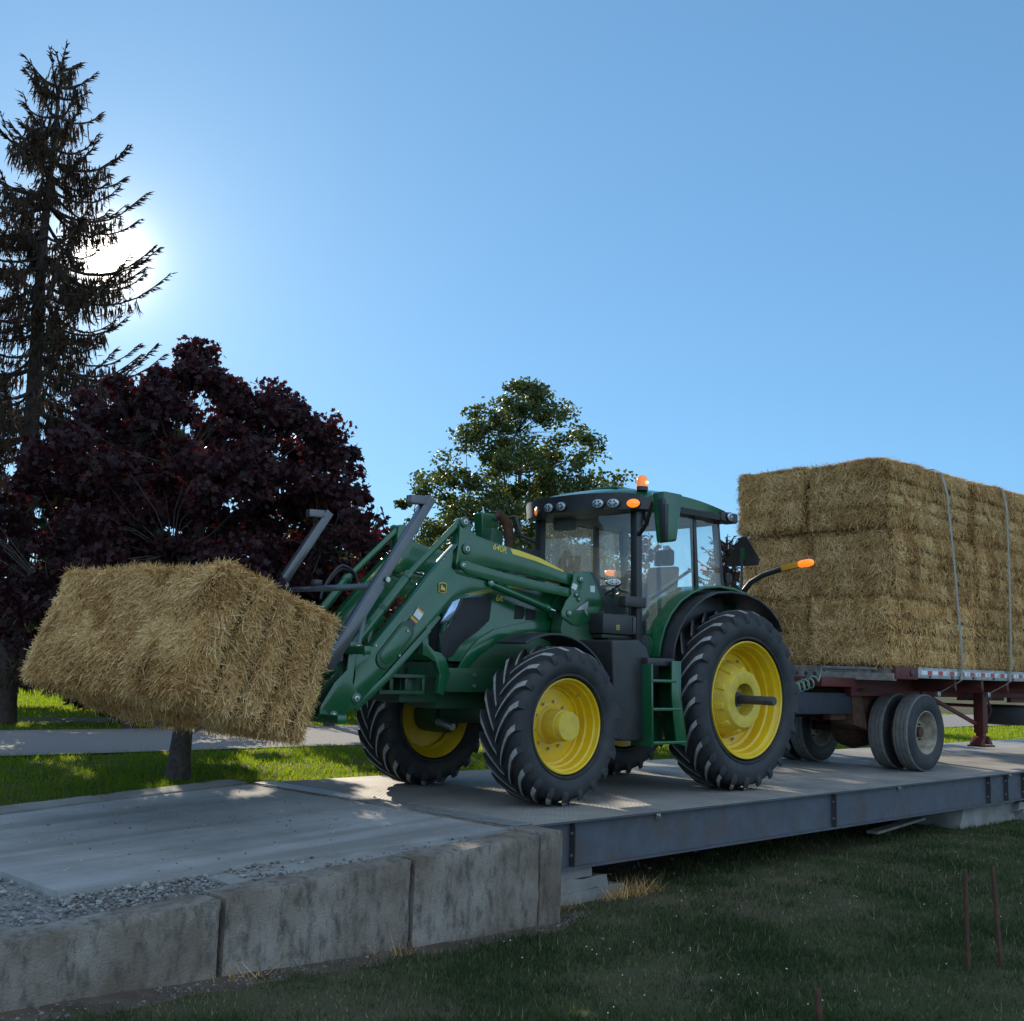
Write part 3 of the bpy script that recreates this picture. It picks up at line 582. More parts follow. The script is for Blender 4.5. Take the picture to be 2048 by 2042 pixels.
def broad_tree(name, label, cat, base, trunk_r, zs, rs, cxy, ncl, nleaf, clr, shape, lsize, lmat, bark, lean=(0, 0), forks=6, group=None, hollow=.35, asp=1.0, seed=0, gaps=.0, foldv=.25, flat=.6, shift=None):
    """trunk, limbs towards clusters of leaves; crown radius rs at heights zs"""
    st = np.random.default_rng(seed+100); t = thing(name, label, cat, base, group); b = np.array(base, float)
    zs = np.array(zs, float); rs = np.array(rs, float); cl = []
    while len(cl) < ncl:
        z = st.uniform(zs[0], zs[-1]); rm = np.interp(z, zs, rs)
        if st.uniform() > (rm/rs.max())**1.2: continue
        a = st.uniform(0, 2*np.pi); rr = rm*(st.uniform(hollow, 1)**.6)
        lump = 1+.34*mnoise.noise(Vector((math.cos(a)*2.2, math.sin(a)*2.2, z*1.3+seed)))+(.12 if st.uniform() < .12 else 0)
        sx = np.interp(z, shift[0], shift[1]) if shift else 0
        p = np.array([cxy[0]+rr*lump*math.cos(a)*asp+sx*h_sidex, cxy[1]+rr*lump*math.sin(a)+sx*h_sidey, z])
        if gaps and mnoise.noise(Vector(p*.9+seed)) < -gaps: continue
        cl.append(p)
    cl = np.array(cl)
    bm = NB(); H = zs[-1]; top = np.array([cxy[0], cxy[1], zs[0]+(H-zs[0])*.78])
    z0 = b[2]; tp = [b+[0, 0, -.1], b+[lean[0]*.1, lean[1]*.1, .25]]
    fork = b+np.array([lean[0], lean[1], max(zs[0]-z0-.1, .6)])
    tp += [b*.5+fork*.5, fork, fork*.55+top*.45+st.normal(0, .08, 3), top]
    tube(bm, tp, [trunk_r*1.35, trunk_r*1.05, trunk_r*.92, trunk_r*.8, trunk_r*.45, trunk_r*.12], 12)
    spine = np.array(tp)
    order = st.permutation(len(cl)); mains = []
    for i in order[:forks*3]:
        p = cl[i]; s0 = fork+(top-fork)*st.uniform(0, .75)*np.clip((p[2]-zs[0])/(H-zs[0]), .05, 1)
        mid = s0*.5+p*.5+np.array([0, 0, st.uniform(-.05, .25)*abs(H-zs[0])*.2]); r0 = trunk_r*st.uniform(.25, .45)
        pts = [s0, s0*.75+mid*.25+st.normal(0, .03, 3), mid+st.normal(0, .05, 3), p*.8+mid*.2, p]; mains.append(pts)
        tube(bm, pts[:-1]+[p*.85+mid*.15], [r0*.8, r0*.6, r0*.35, r0*.16, r0*.07], 6)
    for i in order[forks*3:]:
        p = cl[i]; best = None
        for m in mains:
            for q in m[1:4]:
                dd = np.linalg.norm(q-p)+max(0, q[2]-p[2])*.5
                if best is None or dd < best[0]: best = (dd, q)
        q = best[1]; mid = (p+q)/2+st.normal(0, .05, 3); r0 = trunk_r*.13
        tube(bm, [q, mid, p], [r0*.6, r0*.35, r0*.12], 4, False)
    build(bm, 'trunk', bark, t, smooth=60)
    per = nleaf//ncl; C = []
    for p in cl:
        m = int(per*st.uniform(.6, 1.4)); off = sph(m)*(st.uniform(0, 1, m)**.45)[:, None]*clr*st.uniform(.5, 1.4); off[:, 2] *= flat; C.append(p+off)
    C = np.concatenate(C)
    leaves('crown', shape, C, st.uniform(.6, 1.15, len(C))*lsize, lmat, np.clip(st.beta(2, 2.2, len(C)), 0, 1), t, fold=foldv)
    return t
h_sidex, h_sidey = r_.x, r_.y
# purple maple: trunk seen under the held bale
broad_tree('purple_maple_tree', 'dark purple maple with a leaning grey trunk, half hidden by the raised bale', 'tree', (5.92, 11.75, -.1), .115,
           [1.05, 1.5, 2.1, 2.8, 3.4, 3.85, 4.15, 4.32, 4.45, 4.78], [1.2, 2.15, 2.35, 2.15, 1.75, 1.4, 1.1, .75, .2, .05], (6.0, 11.95), 520, 80000, .22, MAPLE, .078, 'mapleleaf', 'bark', lean=(.12, .15), forks=8, seed=3, hollow=.15, shift=([1, 2.8, 3.5, 4.2, 4.5], [.05, .10, .05, -.05, -.15]))
broad_tree('green_tree', 'tall loose-crowned green tree with many limbs, standing behind the tractor', 'tree', (17.6, 19.2, -.1), .17,
           [1.9, 2.6, 3.6, 4.8, 5.9, 6.9, 7.7], [1.6, 2.4, 2.65, 2.45, 1.95, 1.2, .25], (17.6, 19.2), 400, 58000, .34, OAK, .10, 'oakleaf', 'bark', forks=9, seed=6, hollow=.12)
broad_tree('green_shrub_tree', 'small green tree showing between the purple maple and the loader arms', 'tree', (13.1, 19.7, -.1), .10,
           [1.7, 2.2, 2.9, 3.6, 4.25], [1.0, 1.65, 1.7, 1.2, .2], (13.1, 19.7), 120, 24000, .36, OAK, .12, 'oakleaf', 'bark', forks=4, seed=8, hollow=.1)
broad_tree('purple_maple_tree', 'small far purple tree whose tip shows above the cab roof', 'tree', (24.4, 22.6, -.1), .12,
           [1.5, 2.5, 3.6, 4.6, 5.9], [1.4, 1.9, 1.7, 1.1, .15], (24.4, 22.6), 70, 7000, .45, MAPLE, .16, 'mapleleaf', 'bark', forks=4, seed=11, hollow=.1)
broad_tree('bushy_tree', 'low bushy green tree seen through the cab windows behind the tractor', 'tree', (23.5, 25.5, -.1), .14,
           [.5, 1.5, 2.6, 3.6, 4.4], [1.9, 2.6, 2.5, 1.7, .3], (23.5, 25.5), 90, 12000, .55, OAK, .17, 'oakleaf', 'bark', forks=4, seed=14, hollow=.05)
broad_tree('bushy_tree', 'low bushy green tree seen behind the tractor bonnet and front arms', 'tree', (18.0, 26.5, -.1), .14,
           [.5, 1.4, 2.4, 3.2, 3.8], [1.9, 2.7, 2.5, 1.6, .3], (18.0, 26.5), 90, 12000, .55, OAK, .17, 'oakleaf', 'bark', forks=4, seed=15, hollow=.05)
broad_tree('bushy_tree', 'low dark bushy tree behind the lower right of the purple maple', 'tree', (11.6, 27.0, -.1), .14,
           [.4, 1.4, 2.4, 3.2, 3.8], [1.9, 2.7, 2.5, 1.6, .3], (11.6, 27.0), 90, 12000, .55, OAK, .17, 'oakleaf', 'bark', forks=4, seed=16, hollow=.05)
# spruces
def spruce(label, base, H, rad, zlow, seed, nwh, twl=.34, scale=1.0, ntw=15):
    st = np.random.default_rng(seed); t = thing('spruce_tree', label, 'tree', base, 'spruces'); b = np.array(base, float); bm = NB()
    tr = .20*H/13
    tube(bm, [b+[0, 0, -.1], b+[0, 0, .4], b+[.05, 0, H*.35], b+[-.05, .05, H*.7], b+[0, 0, H]], [tr*1.3, tr, tr*.8, tr*.45, .015], 12)
    quads = []; tone = []
    for i in range(nwh):
        f = (i+st.uniform(-.3, .3))/nwh; f = max(f, .001); z = zlow+(H-zlow)*f**.92; top = (H-z)/(H-zlow)
        Rm = rad*np.interp(top, [0, .04, .12, .3, .6, 1], [.08, .22, .52, .85, 1.0, 1.12])
        nb = 7 if top > .1 else 5
        for k in range(nb):
            a = st.uniform(0, 2*np.pi); Lb = Rm*st.uniform(.55, 1.12); dr = np.array([math.cos(a), math.sin(a), 0])
            n = 9; pts = []
            rise = .55 if top < .1 else .12
            for s in np.linspace(0, 1, n):
                zz = rise*Lb*s-(.62-rise*.5)*Lb*s*(1-s)*1.1+.20*Lb*s**3.2
                if top > .12: zz -= .16*Lb*s
                pts.append(b+[0, 0, z]+dr*Lb*s+np.array([0, 0, zz])+st.normal(0, .012, 3)*s)
            tube(bm, pts, [.030*scale*(1-s*.85)+.004 for s in np.linspace(0, 1, n)], 5, False)
            P = np.array(pts); m = int(ntw*Lb/rad*3.2)+8
            for q in range(m):
                s = st.uniform(.12, 1)**.8; x = s*(n-1); i0 = min(int(x), n-2); p = P[i0]+(P[i0+1]-P[i0])*(x-i0)
                sd = np.array([-dr[1], dr[0], 0])*st.choice([-1, 1]); tip = s > .76
                if tip or st.uniform() < .25:   # short stiff shoots near the tip
                    v = dr*st.uniform(.5, 1)+sd*st.uniform(0, .8)+np.array([0, 0, st.uniform(-.15, .5)]); L_ = twl*st.uniform(.25, .55)
                    v /= np.linalg.norm(v); off = sd*0
                else:                            # hanging branchlets
                    v = np.array([0, 0, -1])+sd*st.uniform(0, .35)+dr*st.uniform(-.1, .35); v /= np.linalg.norm(v); L_ = twl*st.uniform(.5, 1.25)
                    off = sd*st.uniform(0, .20)*(1-s*.5)+np.array([0, 0, -.02])
                wd = np.cross(v, st.normal(size=3)); wd /= np.linalg.norm(wd); w0 = .0125*st.uniform(.7, 1.5)*scale
                o = p+off; tn = st.beta(2, 2)
                for w_ in (wd, np.cross(v, wd)):
                    quads += [o, o+v*L_*.4+w_*w0, o+v*L_, o+v*L_*.4-w_*w0]; tone.append(tn)
                if not tip:
                    for _ in range(2):
                        s2 = st.uniform(.2, .8); o2 = o+v*L_*s2; v2 = v+st.normal(0, .6, 3); v2 /= np.linalg.norm(v2); L2 = L_*.4; w2 = np.cross(v2, wd); w2 /= np.linalg.norm(w2)+1e-6
                        quads += [o2, o2+v2*L2*.4+w2*w0*.8, o2+v2*L2, o2+v2*L2*.4-w2*w0*.8]; tone.append(tn)
    build(bm, 'trunk', 'sbark', t, smooth=60)
    Q = np.array(quads)-b; mesh_np('foliage', Q, 4, ['needle'], np.array(tone), t, loc=ORG[t]); return t
spruce('tall dark weeping spruce at the left edge, the low sun shining past it', (7.38, 21.4, -.1), 12.6, 2.3, 1.3, 24, 35, ntw=36)
broad_tree('shade_shrub', 'dark dense shrub added unseen behind the purple maple to shade the ramp', 'shrub', (9.0, 19.9, -.1), .10,
           [.2, 1.0, 2.2, 3.6, 4.8, 5.5], [1.0, 1.5, 1.6, 1.6, 1.1, .3], (9.15, 20.3), 150, 42000, .36, OAK, .13, 'darkleaf', 'bark', forks=4, seed=18, hollow=.05)  # shrub added out of sight to keep the low sun off the ramp slab
spruce('small far spruce whose tip shows between the cab and the straw load', (29.5, 22.4, -.1), 5.6, 1.4, .5, 33, 22, scale=1.5, ntw=10)
# far woodland
n = 60000; x = rng.uniform(-60, 200, n); top = np.array([4.6+2.2*mnoise.noise(Vector((a*.05, 0, 3)))+1.6*mnoise.noise(Vector((a*.23, 1, 3))) for a in x]); zz = top*rng.beta(1.6, 1.1, n)
y = 92+rng.uniform(-4, 4, n)-.12*np.maximum(x, 0)
C = np.stack([x, y, zz], 1); wood = tag(empty('far_woodland', (0, 0, 0)), 'dark belt of far trees along the horizon', 'woodland', kind='stuff')
leaves('foliage', OAK, C, rng.uniform(.5, 1.1, n), 'darkleaf', rng.uniform(0, 1, n), wood)

# ------------------------------------------------------------------ straw bales
def bale_mesh(name, LX, LY, LZ, nst, seed, gx=None, gy=None, gz=None, sw=.005, sl=(.05, .15), down=(0, 0, -1), amp=.035, vert=.6, fans=.3, seam=.0):
    """rough block of straw: displaced core + straws lying on its faces. gy: grooves on the faces that run along X"""
    st = np.random.default_rng(seed); hx, hy, hz = LX/2, LY/2, LZ/2; off = seed*3.7
    def groove(c, gs, h):
        if gs is None: return np.zeros_like(c)
        g = np.min(np.abs(c[:, None]-np.array(gs)[None]*h), axis=1); return np.exp(-(g/.028)**2)
    def disp(P, N):
        an = np.abs(N); onx = an[:, 0] > .5; ony = an[:, 1] > .5; onz = an[:, 2] > .5
        q = P/np.array([hx, hy, hz]); ex = np.sort(np.abs(q)*[hx, hy, hz]-[hx, hy, hz], axis=1)   # distance to edges (negative)
        e2 = -ex[:, 1]; rnd = np.clip(1-e2/.10, 0, 1)**2*.065
        d = np.array([mnoise.fractal(Vector(p*2.2+off), 1, 2, 4)*.9+.35*mnoise.noise(Vector(p*9+off)) for p in P])*amp
        if gy is not None: d -= np.where(~ony, groove(P[:, 1], gy, hy)*.075, 0)*np.where(onx, 1.0, .55)
        if gz is not None: d -= np.where(~onz, groove(P[:, 2], gz, hz)*.075, 0)*np.where(onx, .35, 1)
        if gx is not None: d -= np.where(~onx, groove(P[:, 0], gx, hx)*.03, 0)
        return d-rnd
    faces = [(0, 1), (0, -1), (1, 1), (1, -1), (2, 1), (2, -1)]; H = np.array([hx, hy, hz]); EV = []; EF = []
    for ax, s in faces:
        a, b = [k for k in range(3) if k != ax]; na = max(4, int(H[a]*2/.045)); nb = max(4, int(H[b]*2/.045))
        A, B = np.meshgrid(np.linspace(-H[a], H[a], na+1), np.linspace(-H[b], H[b], nb+1), indexing='ij')
        P = np.zeros((A.size, 3)); P[:, a] = A.ravel(); P[:, b] = B.ravel(); P[:, ax] = s*H[ax]; N = np.zeros_like(P); N[:, ax] = s
        # direction blended outward at the edges so the sheets meet
        q = P/H; n2 = np.sign(q)*(np.abs(q) > .999); n2 /= np.linalg.norm(n2, axis=1)[:, None]
        d = disp(P, N); edge = (np.abs(q) > .999).sum(1) > 1; d = np.where(edge, np.array([-.07+amp*mnoise.noise(Vector(p*5+off)) for p in P]), d)
        P2 = P+n2*(d-.015)[:, None]; o = sum(len(v) for v in EV); EV.append(P2)
        i, j = np.meshgrid(np.arange(na), np.arange(nb), indexing='ij'); k = (i*(nb+1)+j).ravel()+o
        f = np.stack([k, k+nb+1, k+nb+2, k+1], 1); EF.append(f if s*(1 if (ax != 1) else -1) > 0 else f[:, ::-1])
    EV = np.concatenate(EV); EF = np.concatenate(EF)
    area = np.array([H[1]*H[2], H[1]*H[2], H[0]*H[2], H[0]*H[2], H[0]*H[1], H[0]*H[1]]); pr = area/area.sum()
    fi = st.choice(6, nst, p=pr); P = st.uniform(-1, 1, (nst, 3))*H; N = np.zeros((nst, 3))
    for k, (ax, s) in enumerate(faces):
        m = fi == k; P[m, ax] = s*H[ax]; N[m, ax] = s
    P0 = P.copy(); d = disp(P, N); P = P+N*(d+st.uniform(-.012, .012, nst))[:, None]
    # near an edge the straws fan outwards
    q = np.abs(P)/H; fan = np.sign(P)*np.clip((q-(1-.10/H))/(.10/H), 0, 1)
    dn = np.array(down, float); dn = dn/np.linalg.norm(dn)
    patch = np.array([mnoise.noise(Vector(p*3.1+off)) for p in P])
    ang = st.normal(0, .75, nst)+patch*2.0; tz = dn[None]-N*(N@dn)[:, None]; tl = np.linalg.norm(tz, axis=1); alt = np.zeros((nst, 3)); alt[:, 0] = 1
    tz = np.where(tl[:, None] > .2, tz/np.maximum(tl, .01)[:, None], alt); bz = np.cross(N, tz)
    rnd = st.uniform(0, 1, nst) < (1-vert); ang = np.where(rnd, st.uniform(-np.pi, np.pi, nst), ang)
    T = tz*np.cos(ang)[:, None]+bz*np.sin(ang)[:, None]; out = np.abs(st.normal(0, .11, nst)); out = np.where(st.uniform(0, 1, nst) < .10, out+st.uniform(.1, .9, nst), out)
    T = T+N*out[:, None]+fan*fans; T /= np.linalg.norm(T, axis=1)[:, None]
    Ls = st.uniform(*sl, nst)*np.where(st.uniform(0, 1, nst) < .06, 1.6, 1); S = np.cross(T, N+st.normal(0, .5, (nst, 3))); S /= np.linalg.norm(S, axis=1)[:, None]
    wd = sw*st.uniform(.6, 1.3, nst); a = P-T*(Ls*.35)[:, None]; b = P+T*(Ls*.65)[:, None]+dn*(out*Ls*.3)[:, None]
    qq = np.sort((1-np.abs(P0)/H)*H, axis=1)[:, 1]      # distance to the nearest edge
    gg = np.zeros(nst)
    if gy is not None: gg = np.maximum(gg, np.where(np.abs(N[:, 1]) < .5, groove(P0[:, 1], gy, hy), 0)*np.where(np.abs(N[:, 0]) > .5, 1, .35))
    if gz is not None: gg = np.maximum(gg, np.where(np.abs(N[:, 2]) < .5, groove(P0[:, 2], gz, hz), 0)*np.where(np.abs(N[:, 0]) > .5, .4, 1))
    ok = (st.uniform(0, 1, nst) > gg*.8) & ((qq > seam) | (st.uniform(0, 1, nst) < .25))
    a, b, S, wd, tone_ = a[ok], b[ok], S[ok], wd[ok], patch[ok]; nst = int(ok.sum())
    V = np.stack([a-S*wd[:, None]/2, a+S*wd[:, None]/2, b+S*wd[:, None]/2, b-S*wd[:, None]/2], 1)
    tone = np.clip(st.beta(2.2, 2.2, nst)+tone_*.3, 0, 1)
    return V, tone, (EV, EF)
# bale held up by the loader
P2_, P3_, P4_, P7_ = [np.array([p[0], p[1]]) for p in ((3.97, 1.98), (4.98, 1.50), (4.66, .61), (3.65, 1.04))]
va = ((P3_-P2_)+(P4_-P7_))/2; vb = ((P2_-P7_)+(P3_-P4_))/2; cen = (P2_+P3_+P4_+P7_)/4
LA, LB, LL = np.linalg.norm(va), np.linalg.norm(vb), 2.42
eb = Vector((vb[0], 0, vb[1])).normalized(); el = Vector((-.075, 1, 0)).normalized(); ea = el.cross(eb)
if ea.dot(Vector((va[0], 0, va[1]))) < 0: ea = -ea
Mw = Matrix((el, ea, eb)).transposed()
dl = Mw.transposed() @ Vector((0, 0, -1))
V, tone, core = bale_mesh('held', LL, LA, LB, 150000, 41, gy=(-.55, -.12, .30, .70), sw=.0035, sl=(.035, .12), down=tuple(dl), vert=.6, amp=.036)
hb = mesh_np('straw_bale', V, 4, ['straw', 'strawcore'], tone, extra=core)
M5 = Mw.to_4x4(); M5.translation = Vector((cen[0], 7.35, cen[1]))+el*LL/2; hb.matrix_world = M5
tag(hb, 'large square straw bale held up and tilted in front of the tractor by its loader', 'straw bale')
# load on the trailer
Y0, YM, Y1 = 7.80, 9.0, 10.2
vars_ = []
for k in range(3):
    V, tone, core = bale_mesh('b', 2.36, 1.19, .905, 66000, 50+k, gz=(-.42, .0, .40), sw=.0047, sl=(.05, .15), down=(0, 0, -1), vert=.72, amp=.04, fans=.0, seam=.035)
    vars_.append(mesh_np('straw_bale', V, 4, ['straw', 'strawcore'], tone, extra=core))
zl = (1.385, 2.30, 3.225); lvl = ('bottom', 'middle', 'top'); spots = []
for c, (yc, side) in enumerate(((8.42, 'near'), (9.66, 'far'))):
    for k in range(3):
        spots.append((14.93+(.0, .05, -.03)[k]+(.06 if c else 0), yc+(.0, .0, .02)[k], zl[k], k,
            f"{lvl[k]} straw bale at the trailer's front end, {'near column above the dual wheels' if c == 0 else 'far column behind the tractor cab'}"))
for k in range(3): spots.append((17.31+(0, .04, -.02)[k], 8.43, zl[k], k, f'{lvl[k]} straw bale of the column under the straps, cut by the right picture edge'))
for i, (x, y, z, k, lab) in enumerate(spots):
    src = vars_[i % 3]; o = src if src.get('label') is None else copy_obj(src, 'straw_bale')
    o.location = (x, y, z+.46); o.rotation_euler = (0, R(rng.uniform(-.6, .6)), R(rng.uniform(-1.2, 1.2))+(math.pi if i % 2 else 0)); o.scale = (1, 1, .99)
    tag(o, lab, 'straw bale', 'straw bales stacked on the trailer')

# loose straw dropped on the deck, the ramp and the grass
n = 1100; u = np.concatenate([rng.uniform(5, 14, 600), rng.uniform(-3.4, 5, 500)]); v = rng.uniform(.6, 3.4, 1100)
zz = np.array([.004 if a > 0 else (slab_z(a)+.006 if b > .5 else (front_z(a)+.05 if b < -.45 else slab_z(a)+.01)) for a, b in zip(u, v)])
P = np.array([list(D(a, b, c)) for a, b, c in zip(u, v, zz)]); an = rng.uniform(0, 2*np.pi, n); T = np.stack([np.cos(an), np.sin(an), rng.normal(0, .05, n)], 1)*rng.uniform(.02, .09, n)[:, None]; S = np.stack([-np.sin(an), np.cos(an), np.zeros(n)], 1)*.0022
V = np.stack([P-S, P+S, P+T+S, P+T-S], 1)
tag(mesh_np('loose_straw', V, 4, ['straw'], rng.uniform(.3, 1, n)), 'loose straws scattered over the deck and ramp', 'straw', kind='stuff')
# ------------------------------------------------------------------ tractor
YC = 8.65
tr = thing('tractor', 'green farm tractor with yellow rims and a front loader, parked on the steel deck', 'tractor', (8.9, YC, 0))
YA = 8.12      # outer face of the near loader arm
FWX, RWX = 7.545, 10.335
def lug_tyre(cx, cz, Ro, Rr, y0, y1, nl, lw, depth, name, parent, rev=1):
    """carcass with chevron lugs; outer face at y0 (towards the camera side of this wheel)"""
    W = y1-y0; ym = (y0+y1)/2; bm = NB(); Rc = Ro-depth
    sec = []
    hw = W/2
    prof_ = [(-.62, Rr+.0), (-.80, Rr+.02), (-.96, Rr+(Rc-Rr)*.25), (-1.02, Rr+(Rc-Rr)*.5), (-.98, Rr+(Rc-Rr)*.74), (-.90, Rc-.035), (-.78, Rc-.012), (-.4, Rc+.004), (0, Rc+.008)]
    prof_ = prof_+[(-a, r) for a, r in prof_[-2::-1]]
    lathe(bm, [(ym+a*hw, r) for a, r in prof_], cx, cz, 72)
    # raised rings on the sidewall
    for sgn in (-1, 1):
        lathe(bm, [(ym+sgn*hw*.84, Rr+.012), (ym+sgn*hw*.93, Rr+.022), (ym+sgn*hw*.93, Rr+.034), (ym+sgn*hw*.86, Rr+.05)], cx, cz, 72)
    def surf(a, s):  # radius of the carcass at lateral position a (-1..1)
        return float(np.interp(abs(a), [0, .4, .78, .90, .98], [Rc+.008, Rc+.004, Rc-.012, Rc-.035, Rr+(Rc-Rr)*.74]))
    N = 8
    for k in range(nl):
        for sgn in (-1, 1):
            th0 = 2*math.pi*(k+(.5 if sgn > 0 else 0))/nl
            rows = []
            for i in range(N+1):
                t = i/N; a = .02+(.96-.02)*t; lead = (1-t)**1.25*.62*rev*W/Ro*1.15
                th = th0+lead; half = lw*(.62+.55*t)/2/Ro
                rt = Ro-.035*max(0, t-.75)/.25*1.0-.004*abs(t-.4); 
                if t == 0: rt -= .004
                rb = surf(min(a, .9), 0)-.012
                y = ym+sgn*a*hw*.985
                rows.append([(y, rb, th-half*1.2), (y, rt, th-half*.85), (y, rt, th+half*.85), (y, rb, th+half*1.2)])
            # shoulder end runs down the sidewall
            th = th0; half = lw*1.25/2/Ro
            for a, rt_, rb_ in ((1.035, Ro-.085, Rc-.11), (1.0, Rc-.10, Rc-.14)):
                y = ym+sgn*a*hw; rows.append([(y-sgn*.02, rb_, th-half*1.1), (y, rt_, th-half*.85), (y, rt_, th+half*.85), (y-sgn*.02, rb_, th+half*1.1)])
            R_ = [[bm.verts.new((cx-r*math.cos(an), y, cz-r*math.sin(an))) for y, r, an in row] for row in rows]
            for i, (A, B) in enumerate(zip(R_, R_[1:])):
                for j in range(3):
                    f = bm.faces.new((A[j], B[j], B[j+1], A[j+1])); f.material_index = 1 if (j == 1 and i < N) else 0
            bm.faces.new(R_[0]); bm.faces.new(R_[-1][::-1])
    return build(bm, name, ['rubber', 'lug'], parent, smooth=38)
def front_wheel(parent, y_out):
    t = empty('front_wheel', (FWX, y_out+.25, .71), parent)
    lug_tyre(FWX, .712, .716, .432, y_out, y_out+.50, 21, .060, .045, 'tyre', t)
    y = y_out+.045
    bm = NB(); lathe(bm, [(y+.02, .432), (y, .430), (y-.004, .422), (y+.004, .412), (y+.045, .405), (y+.055, .388), (y+.13, .380), (y+.14, .362), (y+.20, .358), (y+.205, .335), (y+.225, .332), (y+.225, .10), (y+.25, .10)], FWX, .71, 72)
    lathe(bm, [(y+.26, .33), (y+.30, .38), (y+.37, .405), (y+.40, .43), (y+.415, .43), (y+.40, .415), (y+.24, .34)], FWX, .71, 72); build(bm, 'rim', 'yellow', t, smooth=40)
    bm = NB(); lathe(bm, [(y+.226, .175), (y+.215, .170), (y+.20, .150), (y+.05, .142), (y+.045, .133), (y-.015, .133), (y-.022, .128), (y-.022, .0)], FWX, .71, 40); build(bm, 'hub', 'hubyellow', t, smooth=40)
    for k in range(10):
        a = 2*math.pi*(k+.3)/10; x, z = FWX+.215*math.cos(a), .71+.215*math.sin(a)
        build(tube(NB(), [(x, y+.225, z), (x, y+.195, z)], .0135, 6), 'wheel_nut', 'steel', t, smooth=0)
    bm = NB(); tube(bm, [(FWX+.25, y+.15, .71+.27), (FWX+.25, y+.12, .71+.27)], .010, 8); build(bm, 'valve', 'bulb' if False else 'steel', t)
    return t
def rear_wheel(parent, y_out):
    t = empty('rear_wheel', (RWX, y_out+.25, .95), parent)
    lug_tyre(RWX, .955, .962, .634, y_out, y_out+.50, 25, .062, .050, 'tyre', t)
    y = y_out+.03
    bm = NB(); lathe(bm, [(y+.02, .628), (y, .625), (y-.004, .616), (y+.005, .603), (y+.05, .592), (y+.065, .572), (y+.14, .560), (y+.155, .540), (y+.25, .530), (y+.265, .500), (y+.285, .495), (y+.29, .40), (y+.31, .36), (y+.31, .10)], RWX, .955, 84)
    lathe(bm, [(y+.32, .50), (y+.38, .57), (y+.42, .60), (y+.43, .62), (y+.44, .62), (y+.42, .59), (y+.30, .49)], RWX, .955, 72); build(bm, 'rim', 'yellow', t, smooth=40)
    # cast wheel centre with windows and a bore
    bm = NB(); n = 60
    rings = [(y+.285, .40), (y+.20, .385), (y+.175, .372), (y+.09, .318), (y+.055, .305), (y+.045, .295), (y+.040, .185), (y+.048, .172), (y+.20, .168), (y+.21, .05)]
    lathe(bm, rings, RWX, .955, n)
    o = build(bm, 'wheel_centre', 'hubyellow', t, smooth=40)
    for k in range(10):   # bosses round the cast centre
        a = 2*math.pi*(k+.35)/10; bm = NB(); c, s = math.cos(a), math.sin(a)
        P = []
        for yy, r0, r1, w_ in ((y+.283, .30, .425, .055), (y+.085, .298, .345, .040)):
            for rr, ww in ((r0, -w_), (r1, -w_*.8), (r1, w_*.8), (r0, w_)): P.append((RWX+rr*c-ww*s, yy, .955+rr*s+ww*c))
        hexa(bm, P); build(bm, 'boss', 'hubyellow', t, bevel=.012)
        a2 = a+math.pi/10; x, z = RWX+.445*math.cos(a2), .955+.445*math.sin(a2)
        build(tube(NB(), [(x, y+.29, z), (x, y+.255, z)], .016, 6), 'wheel_nut', 'steel', t, smooth=0)
    for k in range(6):
        a = 2*math.pi*(k+.5)/6; x, z = RWX+.105*math.cos(a), .955+.105*math.sin(a)
        build(tube(NB(), [(x, y+.20, z), (x, y+.155, z)], .020, 6), 'hub_bolt', 'steel', t, smooth=0)
    bm = NB(); tube(bm, [(RWX, y+.21, .955), (RWX, y-.325, .955), (RWX, y-.335, .955)], [.047, .047, .041], 20); tube(bm, [(RWX, y+.21, .955), (RWX, y+.12, .955)], .075, 20); build(bm, 'axle_shaft', 'darksteel', t)
    return t
YF0, YR0 = 7.445, 7.515
def mirror_tree(o, parent, Yc=YC):
    c = o.copy(); COL.objects.link(c); c.parent = parent; ORG[c] = Vector((ORG[o].x, 2*Yc-ORG[o].y, ORG[o].z))
    if o.type == 'EMPTY':
        c.location = ORG[c]-ORG[parent]
        for ch in list(o.children):
            g = ch.copy(); COL.objects.link(g); g.parent = c; g.scale.y = -1
    else:   # mesh in its parent's frame: reflect about Yc
        c.scale.y = -1; c.location = (o.location.x, 2*(Yc-ORG[parent].y)-o.location.y, o.location.z)
        for ch in list(o.children):
            g = ch.copy(); COL.objects.link(g); g.parent = c
    return c
fwl = front_wheel(tr, YF0); mirror_tree(fwl, tr)
rwl = rear_wheel(tr, YR0); mirror_tree(rwl, tr)
both = []
# fenders
def arc_fender(pts, y0, y1, th, name, mat, bevel=.006, edge=None):
    bm = NB(); n = len(pts); P = [Vector((x, 0, z)) for x, z in pts]; ins = []
    for i, p in enumerate(P):
        d = (P[min(i+1, n-1)]-P[max(i-1, 0)]).normalized(); ins.append(p+Vector((-d.z, 0, d.x))*-th)
    rg = [[bm.verts.new((q.x, yy, q.z)) for q, yy in ((P[i], y0), (P[i], y1), (ins[i], y1), (ins[i], y0))] for i in range(n)]
    for a, b in zip(rg, rg[1:]):
        for j in range(4): bm.faces.new((a[j], a[(j+1) % 4], b[(j+1) % 4], b[j]))
    bm.faces.new(rg[0][::-1]); bm.faces.new(rg[-1]); return build(bm, name, mat, tr, bevel=bevel, smooth=50)
def arcpts(cx, cz, r, a0, a1, n, fr=None): return [(cx+(fr(t) if fr else r)*math.cos(R(a0+(a1-a0)*t)), cz+(fr(t) if fr else r)*math.sin(R(a0+(a1-a0)*t))) for t in np.linspace(0, 1, n)]
fp = arcpts(FWX, .71, .84, 118, -6, 22); both.append(arc_fender(fp, 7.66, 8.06, .022, 'front_fender', 'black'))
